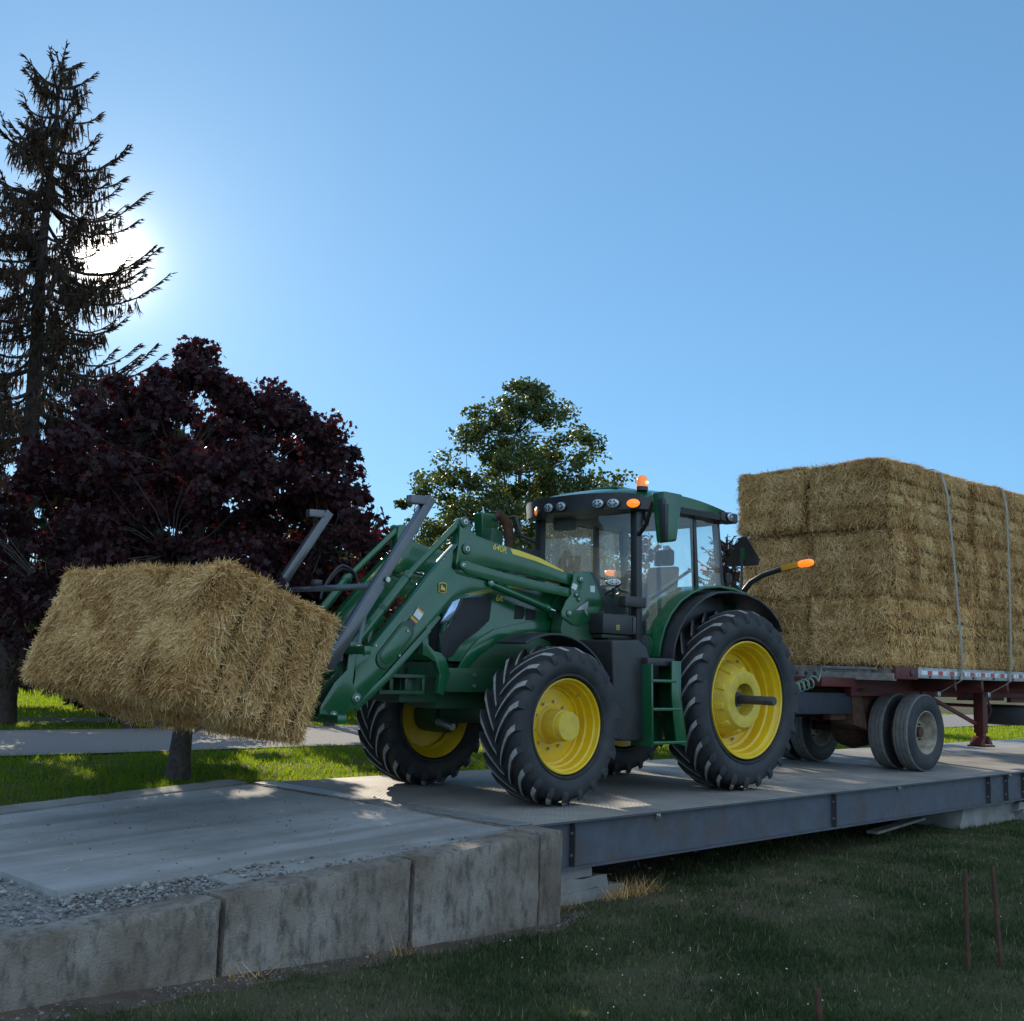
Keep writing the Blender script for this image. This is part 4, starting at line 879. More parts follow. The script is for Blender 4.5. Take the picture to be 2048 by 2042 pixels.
# rear fender: green cover with a black extension lip
rfp = [(9.08, 1.37), (9.11, 1.52), (9.17, 1.68), (9.27, 1.83), (9.42, 1.97), (9.60, 2.07), (9.82, 2.145), (10.08, 2.175), (10.35, 2.16), (10.58, 2.12), (10.78, 2.06)]
both.append(arc_fender(rfp, 7.74, 8.14, .03, 'rear_fender', 'green', .01))
lip = [(9.13, 1.33), (9.17, 1.52), (9.24, 1.67), (9.34, 1.80), (9.48, 1.92), (9.66, 2.02), (9.86, 2.085), (10.1, 2.11), (10.36, 2.10), (10.62, 2.05), (10.82, 1.96), (10.98, 1.84), (11.06, 1.72)]
both.append(arc_fender(lip, 7.60, 8.12, .022, 'fender_lip', 'black', .005))
bm = NB(); prism(bm, [(9.1, 1.36), (9.2, 1.7), (9.45, 1.98), (9.85, 2.12), (10.35, 2.14), (10.8, 2.02), (10.9, 1.3), (10.6, 1.1), (9.6, 1.1)], 8.12, 8.15); both.append(build(bm, 'inner_guard', 'dgreen', tr))
# chassis
bm = NB(); box(bm, 6.75, 8.7, 8.42, 8.88, .82, 1.25); box(bm, 8.6, 10.5, 8.33, 8.97, .62, 1.3); build(bm, 'chassis', 'dgreen', tr, bevel=.03)
bm = NB(); tube(bm, [(FWX, 8.05, .72), (FWX, 8.3, .74), (FWX, 8.5, .80), (FWX, 8.8, .80), (FWX, 9.0, .74), (FWX, 9.25, .72)], [.12, .09, .13, .13, .09, .12], 16); tube(bm, [(FWX, 7.75, .71), (FWX, 8.1, .71)], .17, 20); tube(bm, [(FWX, 9.2, .71), (FWX, 9.55, .71)], .17, 20); build(bm, 'front_axle', 'dgreen', tr)
bm = NB(); tube(bm, [(RWX, 7.85, .955), (RWX, 8.2, .955), (RWX, 8.35, .955), (RWX, 8.95, .955), (RWX, 9.1, .955), (RWX, 9.45, .955)], [.13, .15, .28, .28, .15, .13], 20); build(bm, 'rear_axle', 'dgreen', tr)
for yy in (8.28, 9.02):
    build(tube(NB(), [(FWX-.18, yy-.12, .62), (FWX-.18, yy+.12, .66)], .035, 10), 'steering_cylinder', 'steel', tr)
bm = NB(); box(bm, 6.32, 6.78, 8.40, 8.90, .88, 1.12); build(bm, 'weight_bracket', 'dgreen', tr, bevel=.012)
# front hitch frame, open box seen under the arm
bm = NB(); bx0, bx1 = 6.02, 6.52
box(bm, bx0, bx1, 8.30, 8.33, 1.10, 1.13); box(bm, bx0, bx1, 8.30, 8.33, .955, .99); box(bm, bx0, bx0+.03, 8.30, 8.33, .99, 1.10); box(bm, bx1-.03, bx1, 8.30, 8.33, .99, 1.10); box(bm, bx0, bx1, 8.335, 8.95, 1.115, 1.13); box(bm, bx0, bx1, 8.335, 8.95, .955, .975); box(bm, bx0, bx1, 8.6, 8.62, .98, 1.11)
for k in (.16, .33): box(bm, bx0+k-.02, bx0+k+.02, 8.34, 8.40, .98, 1.11)
build(bm, 'front_bracket', 'dgreen', tr, bevel=.004)
# bonnet
HY0, HY1 = 8.29, 9.01
hp = [(8.75, 2.06), (8.2, 2.06), (7.7, 2.02), (7.3, 1.95), (7.0, 1.86), (6.82, 1.74), (6.74, 1.58), (6.72, 1.40), (6.78, 1.26), (8.75, 1.26)]
bm = NB(); prism(bm, hp, HY0, HY1)
es = [e for e in bm.edges if abs(e.verts[0].co.y-e.verts[1].co.y) < .01 and min(e.verts[0].co.z, e.verts[1].co.z) > 1.3]
bmesh.ops.bevel(bm, geom=es, offset=.11, segments=4, affect='EDGES', profile=.6, clamp_overlap=True)
hood = build(bm, 'bonnet', 'green', tr, smooth=40)
bm = NB(); prism(bm, [(6.712, 1.36), (6.704, 1.62), (6.74, 1.70), (6.765, 1.68), (6.76, 1.36)], HY0+.10, HY1-.10); build(bm, 'grille', 'screen', tr)
def panel(name, pts, Y, mat, th=.012, bevel=.003, par=None, mirror=True):
    bm = NB(); prism(bm, prof(pts, Y), Y, Y+th); o = build(bm, name, mat, par or tr, bevel=bevel)
    if mirror: both.append(o)
    return o
panel('side_screen', [(924, 1196), (985, 1192), (979, 1240), (957, 1262), (925, 1285), (905, 1312), (884, 1322), (878, 1268), (892, 1262), (908, 1240)], HY0-.012, 'screen', .014)
panel('headlight', [(890, 1231), (906, 1204), (921, 1197), (909, 1226), (897, 1240), (884, 1243)], HY0-.016, 'headlamp', .02, .004)
panel('headlight_surround', [(880, 1247), (900, 1244), (914, 1229), (928, 1197), (923, 1196), (909, 1226), (897, 1240), (884, 1243)], HY0-.018, 'black', .02, .003)
panel('lower_panel', [(1160, 1262), (1060, 1262), (1000, 1280), (958, 1312), (925, 1350), (912, 1366), (1165, 1366)], HY0-.010, 'dgreen', .012)
panel('arch_trim', [(912, 1344), (935, 1304), (960, 1276), (990, 1258), (1060, 1243), (1165, 1243), (1165, 1262), (1060, 1262), (1000, 1280), (958, 1312), (925, 1350)], HY0-.024, 'green', .026, .006)
panel('bonnet_vent', [(1033, 1210), (1049, 1214), (1047, 1238), (1029, 1238)], HY0-.008, 'screen', .01)
panel('bonnet_vent', [(1054, 1216), (1073, 1221), (1070, 1240), (1052, 1240)], HY0-.008, 'screen', .01)
panel('bonnet_stripe', [(930, 1188), (978, 1178), (984, 1184), (940, 1190)], HY0-.010, 'decal', .008, 0)
panel('bonnet_stripe', [(1020, 1170), (1120, 1178), (1118, 1184), (1020, 1176)], HY0-.010, 'decal', .008, 0)
o0 = at(991, 1201, HY0-.012); text_mesh('model_lettering', '6R', .082, 'decal', tr, o0, (1, 0, -.04), (0, -1, 0), .15)
# bar with two bolts under the panels
bm = NB(); box(bm, 6.72, 8.5, 8.25, 8.40, .98, 1.20); sb = build(bm, 'loader_frame', 'dgreen', tr, bevel=.01); both.append(sb)
for z in (1.04, 1.14): build(tube(NB(), [(7.06, 8.26, z), (7.06, 8.235, z)], .018, 6), 'bolt', 'steel', sb, smooth=0)
# loader arms
AT = .11
def armpart(name, pts, mat='green', y0=YA, y1=None, bevel=.008, par=None):
    bm = NB(); prism(bm, prof(pts, YA), y0, y1 if y1 else y0+AT); o = build(bm, name, mat, par or tr, bevel=bevel)
    if par is None: both.append(o)
    return o
rear_boom = armpart('rear_boom', [(921, 1041), (926, 1035), (934, 1035), (940, 1041), (944, 1062), (954, 1071), (985, 1083), (1020, 1094), (1060, 1108), (1100, 1126), (1130, 1141), (1148, 1150), (1146, 1172), (1132, 1168), (1090, 1158), (1040, 1146), (1000, 1138), (935, 1130), (926, 1140), (915, 1138), (912, 1126), (918, 1080)], bevel=.012)
front_boom = armpart('front_boom', [(922, 1082), (894, 1112), (860, 1150), (839, 1177), (790, 1238), (728, 1313), (724, 1290), (714, 1283), (704, 1289), (703, 1303), (711, 1335), (712, 1350), (708, 1372), (700, 1392), (703, 1406), (714, 1410), (724, 1402), (773, 1344), (856, 1253), (881, 1228), (897, 1203), (920, 1190), (945, 1182), (985, 1176), (993, 1168), (985, 1158), (935, 1153), (914, 1147), (905, 1134), (908, 1100)], y0=YA+.006, y1=YA+AT-.006, bevel=.012)
# raised oval pan on the front boom
ov = []
c1 = at(812, 1262, YA); c0 = at(768, 1318, YA); ax = (c1-c0).normalized(); pr_ = Vector((-ax.z, 0, ax.x)); rr_ = .085
for cc, s0 in ((c1, -90), (c0, 90)):
    for a in np.linspace(s0, s0+180, 9): ov.append(cc+ax*rr_*math.cos(R(a))+pr_*rr_*math.sin(R(a)))
bm = NB(); prism(bm, [(p.x, p.z) for p in ov], YA-.012, YA+.005); pan = build(bm, 'cover_plate', 'dgreen', front_boom, bevel=.01, seg=3)
bm = NB(); cm = (c0+c1)/2; iv = [cm+(p-cm)*.80 for p in ov]; prism(bm, [(p.x, p.z) for p in iv], YA-.017, YA-.0125); build(bm, 'cover_inset', 'green', front_boom, bevel=.004)
for p, q in (((749, 1291), 0), ((796, 1311), 0), ((812, 1262), 0)):
    c = at(*p, YA); build(tube(NB(), [(c.x, YA-.012, c.z), (c.x, YA-.028, c.z)], .009, 6), 'bolt', 'steel', front_boom, smooth=0)
armpart('levelling_bar', [(719, 1423), (713, 1415), (718, 1406), (776, 1348), (858, 1256), (868, 1262), (786, 1358)], y0=YA+.03, y1=YA+.08)
lvl2 = armpart('levelling_link', [(921, 1128), (928, 1121), (940, 1126), (1010, 1147), (1100, 1168), (1140, 1178), (1146, 1188), (1136, 1195), (1000, 1168), (930, 1148), (920, 1138)], y0=YA-.030, y1=YA-.002)
armpart('loader_hook', [(868, 1241), (886, 1228), (894, 1235), (868, 1268), (869, 1290), (880, 1302), (893, 1306), (904, 1318), (912, 1348), (903, 1375), (899, 1392), (886, 1386), (891, 1348), (883, 1325), (866, 1314), (857, 1311), (856, 1276)], y0=8.20, y1=8.26)
mast = armpart('loader_mast', [(1142, 1143), (1174, 1143), (1197, 1192), (1200, 1212), (1188, 1234), (1154, 1252), (1140, 1250), (1117, 1234), (1117, 1223), (1126, 1202), (1136, 1190), (1136, 1172), (1140, 1160)], y0=YA-.045, y1=YA-.032, bevel=.004)
m2 = armpart('mast_inner_plate', [(1142, 1143), (1174, 1143), (1197, 1192), (1200, 1212), (1188, 1234), (1154, 1252), (1140, 1250), (1117, 1234), (1117, 1223), (1126, 1202), (1136, 1190), (1136, 1172), (1140, 1160)], y0=YA+.12, y1=YA+.135, bevel=.004)
bm = NB(); prism(bm, [(8.06, 1.78), (8.5, 1.85), (8.52, 1.62), (8.42, 1.2), (8.42, 1.0), (8.12, 1.0), (8.10, 1.3), (8.02, 1.6)], YA-.03, YA+.118); both.append(build(bm, 'mast_post', 'dgreen', tr, bevel=.01))
armpart('hose_guard', [(1175, 1143), (1182, 1146), (1203, 1185), (1206, 1215), (1204, 1235), (1190, 1236), (1201, 1212), (1198, 1192)], 'black', y0=YA-.04, y1=YA+.10, bevel=.004)
def pin(px, py, r, par, y0=YA-.02, name='pin', mat='steel', rr=None):
    c = at(px, py, YA)
    build(disc(NB(), c.x, c.z, y0+.012, y0, r*1.9, 18), 'pin_collar', 'green', par, bevel=.003)
    bm = NB(); disc(bm, c.x, c.z, y0+.002, y0-.008, r, 14); build(bm, name, mat, par, bevel=.002)
    build(disc(NB(), c.x, c.z, y0-.0078, y0-.0095, r*.45, 10), 'pin_centre', 'darksteel', par, smooth=0)
pin(928, 1044, .026, rear_boom); pin(932, 1098, .027, rear_boom); pin(921, 1131, .020, lvl2, YA-.045); pin(980, 1166, .020, front_boom)
pin(714, 1296, .026, front_boom); pin(711, 1397, .026, front_boom)
for p, r_p in (((1154, 1159), .022), ((1131, 1227), .020), ((1145, 1190), .014), ((1150, 1199), .012)): pin(*p, r_p, mast, YA-.058)
def flat(name, pts, y, mat, par):
    bm = NB(); vs = [bm.verts.new((at(a, b, YA).x, y, at(a, b, YA).z)) for a, b in pts]; vt = [bm.verts.new((v.co.x, y+.0015, v.co.z)) for v in vs]; n = len(vs)
    bm.faces.new(vs); bm.faces.new(vt[::-1])
    for i in range(n): bm.faces.new((vs[i], vt[i], vt[(i+1) % n], vs[(i+1) % n]))
    return build(bm, name, mat, par, smooth=0)
flat('stripe', [(1020, 1097), (1036, 1100), (1080, 1116), (1128, 1142), (1126, 1144), (1070, 1122), (1025, 1108)], YA-.0030, 'decal', rear_boom)
text_mesh('model_lettering', '640R', .084, 'decal', rear_boom, at(985, 1098, YA-.003), (at(1016, 1108, YA)-at(985, 1098, YA)), (0, -1, 0), .12)
# emblem: rounded shield with a leaping deer
def emblem(px, py, half, y, par):
    c = at(px, py, YA); k = half
    sh = [(-.85, .95), (-.3, 1.08), (.3, 1.08), (.85, .95), (1, .75), (1, -.65), (.85, -.9), (0, -1.08), (-.85, -.9), (-1, -.65), (-1, .75)]
    def pl(name, pts, s, yy, mat):
        bm = NB(); vs = [bm.verts.new((c.x+a*k*s, yy, c.z+b*k*s)) for a, b in pts]; vt = [bm.verts.new((v.co.x, yy+.001, v.co.z)) for v in vs]; n = len(vs)
        bmesh.ops.triangulate(bm, faces=[bm.faces.new(vs), bm.faces.new(vt[::-1])])
        for i in range(n): bm.faces.new((vs[i], vt[i], vt[(i+1) % n], vs[(i+1) % n]))
        return build(bm, name, mat, par, smooth=0)
    pl('emblem', sh, 1.0, y-.003, 'decal'); pl('emblem_field', sh, .88, y-.0045, 'dgreen' if half < .04 else 'black')
    deer = [(-.55, .75), (-.40, .55), (-.30, .70), (-.22, .50), (-.05, .72), (-.10, .42), (-.20, .30), (-.02, .18), (.35, .10), (.58, .02), (.66, .12), (.62, -.10), (.52, -.22), (.66, -.52), (.78, -.78), (.60, -.62), (.40, -.30), (.12, -.20), (-.10, -.22), (-.26, -.42), (-.48, -.50), (-.60, -.40), (-.44, -.34), (-.30, -.16), (-.52, -.14), (-.72, .0), (-.62, -.20), (-.30, -.02), (-.30, .22), (-.58, .30), (-.50, .45)]
    pl('emblem_deer', deer, .92, y-.006, 'decal')
emblem(885, 1176, .045, YA, front_boom)
# warning stickers
flat('sticker', [(834, 1217), (846, 1229), (838, 1241), (826, 1230)], YA-.0030, 'white', front_boom)
flat('sticker', [(836, 1214), (848, 1226), (846, 1229), (834, 1217)], YA-.0032, 'orangepaint', front_boom)
flat('sticker', [(820, 1235), (832, 1247), (826, 1256), (814, 1244)], YA-.0030, 'darksteel', front_boom)
flat('sticker', [(824, 1231), (835, 1243), (832, 1247), (820, 1235)], YA-.0032, 'orangepaint', front_boom)
flat('sticker', [(1140, 1166), (1149, 1171), (1145, 1181), (1136, 1176)], YA-.0475, 'white', mast)
flat('sticker', [(1174, 1172), (1183, 1172), (1183, 1185), (1174, 1184)], YA-.0475, 'white', mast)
bm = NB(); q = at(1158, 1216, YA); hexa(bm, [(q.x-.10, YA-.06, q.z-.03), (q.x+.07, YA-.06, q.z-.01), (q.x+.07, YA-.047, q.z-.01), (q.x-.10, YA-.047, q.z-.03), (q.x-.03, YA-.06, q.z+.02), (q.x+.07, YA-.06, q.z+.07), (q.x+.07, YA-.047, q.z+.07), (q.x-.03, YA-.047, q.z+.02)]); tube(bm, [(q.x+.02, YA-.06, q.z-.01), (q.x+.05, YA-.07, q.z-.07)], .008, 6); build(bm, 'latch', 'alu', mast, bevel=.003)
# cylinders
def cyl(p0, p1, pm, rb, rr, yc, name, band=True, mr='chrome'):
    a = at(*p0, YA); m = at(*pm, YA); b = at(*p1, YA); A, Mi, B = [Vector((v.x, yc, v.z)) for v in (a, m, b)]
    o = build(tube(NB(), [A, Mi], rb, 18), name, 'green', tr, bevel=.003); both.append(o)
    build(tube(NB(), [Mi, B], rr, 14), 'rod', mr, o)
    d = (Mi-A).normalized(); build(tube(NB(), [Mi-d*.05, Mi+d*.012], rb*1.13, 18), 'gland', 'green', o, bevel=.003)
    if band: build(tube(NB(), [A+d*.42, A+d*.46], rb*1.10, 18), 'clamp', 'dgreen', o)
    return o
cyl((714, 1293), (928, 1042), (825, 1148), .043, .031, YA+.055, 'tilt_cylinder', mr='green')
cyl((984, 1168), (1133, 1229), (1098, 1217), .037, .018, YA+.02, 'lift_cylinder', False)
# carrier plates at the front, reaching to the bale
carr = armpart('carrier_plate', [(700, 1284), (714, 1283), (716, 1300), (709, 1330), (704, 1365), (716, 1392), (712, 1412), (700, 1420), (684, 1430), (662, 1443), (636, 1436), (640, 1412), (668, 1365), (693, 1340), (696, 1310)], 'green', y0=YA-.012, y1=YA+.0005)
pin(664, 1431, .022, carr, YA-.026)
armpart('carrier_plate', [(700, 1284), (714, 1283), (716, 1300), (709, 1330), (704, 1365), (716, 1392), (712, 1412), (700, 1420), (684, 1430), (662, 1443), (636, 1436), (640, 1412), (668, 1365), (693, 1340), (696, 1310)], 'dgreen', y0=YA+AT+.002, y1=YA+AT+.016)
ca = at(706, 1300, YA); cb = at(655, 1436, YA)
for k, (p, w_) in enumerate(((ca, .07), (cb, .09))): build(box(NB(), p.x-w_/2-.03, p.x+w_/2-.03, 7.86, 9.44, p.z-.035, p.z+.035), 'carrier_cross_tube', 'green', tr, bevel=.008)
ctq = at(770, 1352, YA); build(tube(NB(), [(ctq.x, YA+.1, ctq.z), (ctq.x, 2*YC-YA-.1, ctq.z)], .07, 20), 'torque_tube', 'green', tr)
# tall dark back guard of the bale fork
YG = 7.82
gb = at(688, 1285, YG); gt = at(866, 996, YG); gd = (gt-gb).normalized(); hk = at(818, 1002, YG)
for s in (0, 1):
    yg = YG+.035 if s == 0 else 2*YC-YG-.035
    A = Vector((gb.x, yg, gb.z)); B = Vector((gt.x, yg, gt.z)); Hh = Vector((gt.x-.235, yg, gt.z-.035))
    o = build(bar(NB(), A-gd*.25, B, .07, .085), 'back_guard_post', 'guard', tr, bevel=.006)
    build(bar(NB(), B-gd*.035+Vector((-.045, 0, 0)), Hh, .072, .075), 'hook', 'guard', o, bevel=.004)
    build(bar(NB(), A-gd*.25+Vector((.0, 0, 0)), A+gd*(.60), .082, .098), 'sleeve', 'guard', o, bevel=.004)
    bp = at(773, 1159, YG); build(tube(NB(), [(bp.x, yg-.045, bp.z), (bp.x, yg-.06, bp.z)], .024, 6), 'bolt', 'steel', o, smooth=0)
bq = at(757, 1172, YG); build(bar(NB(), (bq.x-.02, YG+.07, bq.z), (bq.x-.02, 2*YC-YG-.07, bq.z), .05, .05, (1, 0, 0)), 'back_guard_bar', 'guard', tr, bevel=.004)
for yg in (YG+.08, 2*YC-YG-.08): build(bar(NB(), (bq.x-.02, yg, bq.z), (gb.x+.2, yg, gb.z-.0), .02, .03, (0, 1, 0)), 'back_guard_brace', 'guard', tr)
build(box(NB(), gb.x-.06, gb.x, YG, 2*YC-YG, gb.z-.15, gb.z-.08), 'fork_cross_bar', 'darksteel', tr, bevel=.006)
for zz, yy in ((-.30, 8.3), (-.30, 9.0), (-.10, 8.65)):   # spears going into the bale
    build(tube(NB(), [(gb.x-.02, yy, gb.z+zz+.1), (gb.x-1.0, yy, gb.z+zz-.42)], [.03, .012], 10), 'spear', 'steel', tr)
for k in range(2):
    pts = [Vector((6.02+.20*math.cos(t)-.02*k, 9.0-k*.03, 1.95+(.13+.03*k)*math.sin(t)-.35*(math.cos(t) < 0)*abs(math.cos(t))*.5)) for t in np.linspace(.1, math.pi*.98, 16)]
    build(tube(NB(), pts, .013, 8), 'hydraulic_hose', 'black', tr, smooth=60)
build(box(NB(), 5.74, 5.82, 8.98, 9.05, 1.91, 1.96), 'hose_coupler', 'darksteel', tr, bevel=.01)
# ---- cab
CY0, CY1 = 7.885, 2*YC-7.885
XA, XB, XC = 8.95, 9.86, 10.30
def cyp(pts, y0, y1, name, mat, bevel=.006, mirror=True, par=None):
    o = build(prism(NB(), pts, y0, y1), name, mat, par or tr, bevel=bevel)
    if mirror: both.append(o)
    return o
# roof
def roof_shell():
    bm = NB(); xs = np.linspace(8.52, 10.44, 15); ys = np.linspace(7.80, 2*YC-7.80, 13); g = []
    for x in xs:
        row = []
        for y in ys:
            q = (y-YC)/(YC-7.80); xf = x
            cur = .14*(1-q*q); f = (x-8.52)/1.92
            X = x+(1-f)*(.30*abs(q)**2.6)-f*(.10*abs(q)**3)
            Z = 3.035+.075*(1-q**4)+.05*math.sin(math.pi*min(f*1.2, 1))-.07*abs(2*f-1)**6-(.04*(1-min(f*6, 1)))
            row.append((X, y, Z))
        g.append(row)
    V = [[bm.verts.new(p) for p in r] for r in g]
    for i in range(14):
        for j in range(12): bm.faces.new((V[i][j], V[i][j+1], V[i+1][j+1], V[i+1][j]))
    ring = [V[i][0] for i in range(15)]+[V[14][j] for j in range(1, 13)]+[V[i][12] for i in range(13, -1, -1)]+[V[0][j] for j in range(11, 0, -1)]
    return bm, ring
bm, ring = roof_shell(); low = []
for v in ring:
    q = v.co; low.append(bm.verts.new((q.x+(.02 if q.x < 9 else -.0), q.y+(.012 if q.y < YC else -.012), 2.965 if q.x > 9.2 else 2.965)))
n = len(ring)
for i in range(n): bm.faces.new((ring[i], ring[(i+1) % n], low[(i+1) % n], low[i]))
bm.faces.new(low)
roof = build(bm, 'cab_roof', 'green', tr, bevel=0, smooth=50)
bm, ring = roof_shell(); bmesh.ops.delete(bm, geom=[f for f in bm.faces], context='FACES_ONLY')
rc = [v.co.copy() for v in ring]; bm.free(); bm = NB(); up_, lo_, lo2 = [], [], []
for q in rc:
    d = Vector((q.x-9.6, q.y-YC, 0)).normalized(); fr = max(0, min(1, (9.15-q.x)/.4)); bk = max(0, min(1, (q.x-10.3)/.2))
    up_.append(bm.verts.new((q.x+d.x*.006, q.y+d.y*.006, 2.963+.075*fr+.03*bk))); lo_.append(bm.verts.new((q.x-d.x*.01, q.y-d.y*.004, 2.90-.035*fr-.03*bk))); lo2.append(bm.verts.new((q.x-d.x*.14, q.y-d.y*.08, 2.885-.03*fr)))
n = len(rc)
for i in range(n):
    j = (i+1) % n; bm.faces.new((up_[i], up_[j], lo_[j], lo_[i])); bm.faces.new((lo_[i], lo_[j], lo2[j], lo2[i]))
bm.faces.new(up_); bm.faces.new(lo2[::-1]); build(bm, 'roof_visor', 'black', tr, smooth=40)
bm = NB(); box(bm, 8.9, 9.9, 8.2, 8.6, 3.13, 3.16); build(bm, 'roof_hatch', 'green', tr, bevel=.012)
# pillars
def pillar(x0, z0, x1, z1, wd, dp, yb, yt, name='cab_pillar'):
    P = []
    for x, z, y in ((x0, z0, yb), (x1, z1, yt)):
        P += [(x-wd/2, y, z), (x+wd/2, y, z), (x+wd/2, y+dp, z), (x-wd/2, y+dp, z)]
    o = build(hexa(NB(), P), name, 'black', tr, bevel=.012); both.append(o); return o
pillar(XA, 1.40, XA-.03, 2.93, .085, .09, CY0-.005, CY0+.005)
pillar(XB+.03, 2.02, XB-.03, 2.93, .055, .06, CY0, CY0+.01)
pillar(XC+.06, 2.1, XC-.04, 2.93, .06, .07, CY0+.02, CY0+.03)
cyp([(XA-.04, 1.36), (9.35, 1.36), (9.42, 1.44), (XA-.04, 1.44)], CY0, CY0+.08, 'door_sill', 'black')
cyp([(9.36, 1.40), (9.42, 1.40), (9.48, 1.62), (9.62, 1.86), (9.84, 2.03), (10.1, 2.1), (10.36, 2.12), (10.36, 2.16), (10.08, 2.15), (9.81, 2.09), (9.58, 1.92), (9.43, 1.66)], CY0, CY0+.05, 'window_frame', 'black')
door = panel_d = None
# glass: door, side window, windscreen, rear window
dg = [(XA+.03, 1.43), (9.38, 1.43), (9.44, 1.64), (9.58, 1.90), (9.80, 2.06), (XB-.03, 2.10), (XB-.05, 2.90), (XA, 2.90)]
def pane(pts, y, name):
    bm = NB(); vs = [bm.verts.new((x, y, z)) for x, z in pts]; bmesh.ops.triangulate(bm, faces=[bm.faces.new(vs)]); o = build(bm, name, 'glass', tr, smooth=0); both.append(o); return o
dr = pane(dg, CY0+.018, 'door_window')
hd = build(bar(NB(), (9.02, CY0-.015, 1.62), (9.02, CY0-.015, 1.74), .02, .02), 'door_handle', 'black', dr, bevel=.004)
pane([(XB+.03, 2.11), (10.08, 2.16), (XC+.02, 2.17), (XC-.06, 2.90), (XB, 2.90)], CY0+.022, 'side_window')
bm = NB(); gv = []
for z in (1.60, 2.90):
    row = []
    for q in np.linspace(-1, 1, 13): row.append(bm.verts.new((XA-.05-.12*(1-q*q)-(.0 if z > 2 else -.02), YC+q*(YC-CY0-.06), z)))
    gv.append(row)
for i in range(12): bm.faces.new((gv[0][i], gv[0][i+1], gv[1][i+1], gv[1][i]))
build(bm, 'windscreen', 'glass', tr, smooth=40)
bm = NB(); bm.faces.new([bm.verts.new(p) for p in ((10.33, CY0+.09, 2.12), (10.33, CY1-.09, 2.12), (10.33, CY1-.09, 2.90), (10.33, CY0+.09, 2.90))]); build(bm, 'rear_window', 'glass', tr, smooth=0)
bm = NB(); box(bm, 10.31, 10.35, CY0+.05, CY1-.05, 2.06, 2.12); box(bm, 10.31, 10.35, CY0+.05, CY1-.05, 2.88, 2.93); build(bm, 'rear_window_frame', 'black', tr, bevel=.005)
# lower cab body
cyp([(XA-.02, 1.05), (9.15, 1.05), (9.4, 1.2), (10.4, 1.2), (10.4, 2.06), (10.1, 2.06), (9.84, 2.0), (9.64, 1.84), (9.5, 1.6), (9.42, 1.36), (XA-.02, 1.36)], CY0+.06, CY0+.10, 'cab_side', 'black')
build(box(NB(), XA-.05, 10.4, CY0+.10, CY1-.10, 1.28, 1.35), 'cab_floor', 'trim', tr, bevel=.01)
build(box(NB(), 10.36, 10.40, CY0+.10, CY1-.10, 1.28, 2.06), 'cab_back', 'black', tr, bevel=.01)
build(prism(NB(), [(8.62, 1.35), (8.95, 1.35), (9.08, 1.95), (9.0, 2.10), (8.85, 2.12), (8.7, 2.02)], 8.40, 8.90), 'dashboard', 'seat', tr, bevel=.03)
build(box(NB(), 8.60, 8.86, CY0+.10, CY1-.10, 1.10, 1.60), 'firewall', 'dgreen', tr, bevel=.02)
# seat, wheel, column
bm = NB(); box(bm, 9.62, 10.12, 8.40, 8.90, 1.72, 1.86); st_ = build(bm, 'seat', 'seat', tr, bevel=.05, seg=3)
bm = NB(); hexa(bm, [(10.04, 8.42, 1.84), (10.17, 8.42, 1.84), (10.17, 8.88, 1.84), (10.04, 8.88, 1.84), (10.16, 8.44, 2.42), (10.27, 8.44, 2.42), (10.27, 8.86, 2.42), (10.16, 8.86, 2.42)]); build(bm, 'seat_back', 'seat', st_, bevel=.045, seg=3)
bm = NB(); hexa(bm, [(10.17, 8.52, 2.43), (10.27, 8.52, 2.43), (10.27, 8.78, 2.43), (10.17, 8.78, 2.43), (10.19, 8.53, 2.62), (10.28, 8.53, 2.62), (10.28, 8.77, 2.62), (10.19, 8.77, 2.62)]); build(bm, 'headrest', 'seat', st_, bevel=.04, seg=3)
build(box(NB(), 9.7, 10.05, 8.45, 8.85, 1.34, 1.72), 'seat_base', 'trim', st_, bevel=.03)
build(box(NB(), 9.3, 9.85, 8.93, 9.10, 1.75, 1.98), 'armrest_console', 'seat', tr, bevel=.03)
cw = Vector((9.2, 8.65, 2.13)); nv = Vector((.45, 0, .9)).normalized(); t1 = Vector((0, 1, 0)); t2 = nv.cross(t1)
ringp = [cw+(t1*math.cos(a)+t2*math.sin(a))*.20 for a in np.linspace(0, 2*math.pi, 33)]
bm = NB(); tube(bm, ringp, .014, 8, False); tube(bm, [cw, cw-nv*.4], .03, 10); tube(bm, [cw-t1*.19, cw+t1*.19], .014, 6); build(bm, 'steering_wheel', 'black', tr, smooth=60)
build(box(NB(), 8.88, 9.9, 8.35, 8.5, 1.36, 1.44), 'floor_mat', 'seat', tr)
build(bar(NB(), (9.15, CY0+.06, 1.98), (9.82, CY0+.06, 2.32), .022, .03), 'grab_rail', 'black', tr, bevel=.004)
build(tube(NB(), [(8.98, CY0+.05, 1.62), (9.36, CY0+.05, 1.62), (9.40, CY0+.05, 1.58), (9.36, CY0+.05, 1.53), (8.98, CY0+.05, 1.53)], .010, 8), 'door_grab_loop', 'black', tr)
build(box(NB(), 9.0, 9.12, CY0+.10, CY0+.2, 1.78, 2.16), 'pillar_console', 'seat', tr, bevel=.02)
build(box(NB(), 8.95, 9.08, 8.95, 9.2, 2.75, 2.88), 'radio_panel', 'trim', tr, bevel=.02)
build(box(NB(), 9.0, 9.9, 8.15, 9.15, 2.86, 2.90), 'headliner', 'trim', tr, bevel=.01)
build(bar(NB(), (8.8, 8.9, 1.7), (8.78, 8.0, 2.1), .012, .02), 'wiper', 'black', tr)
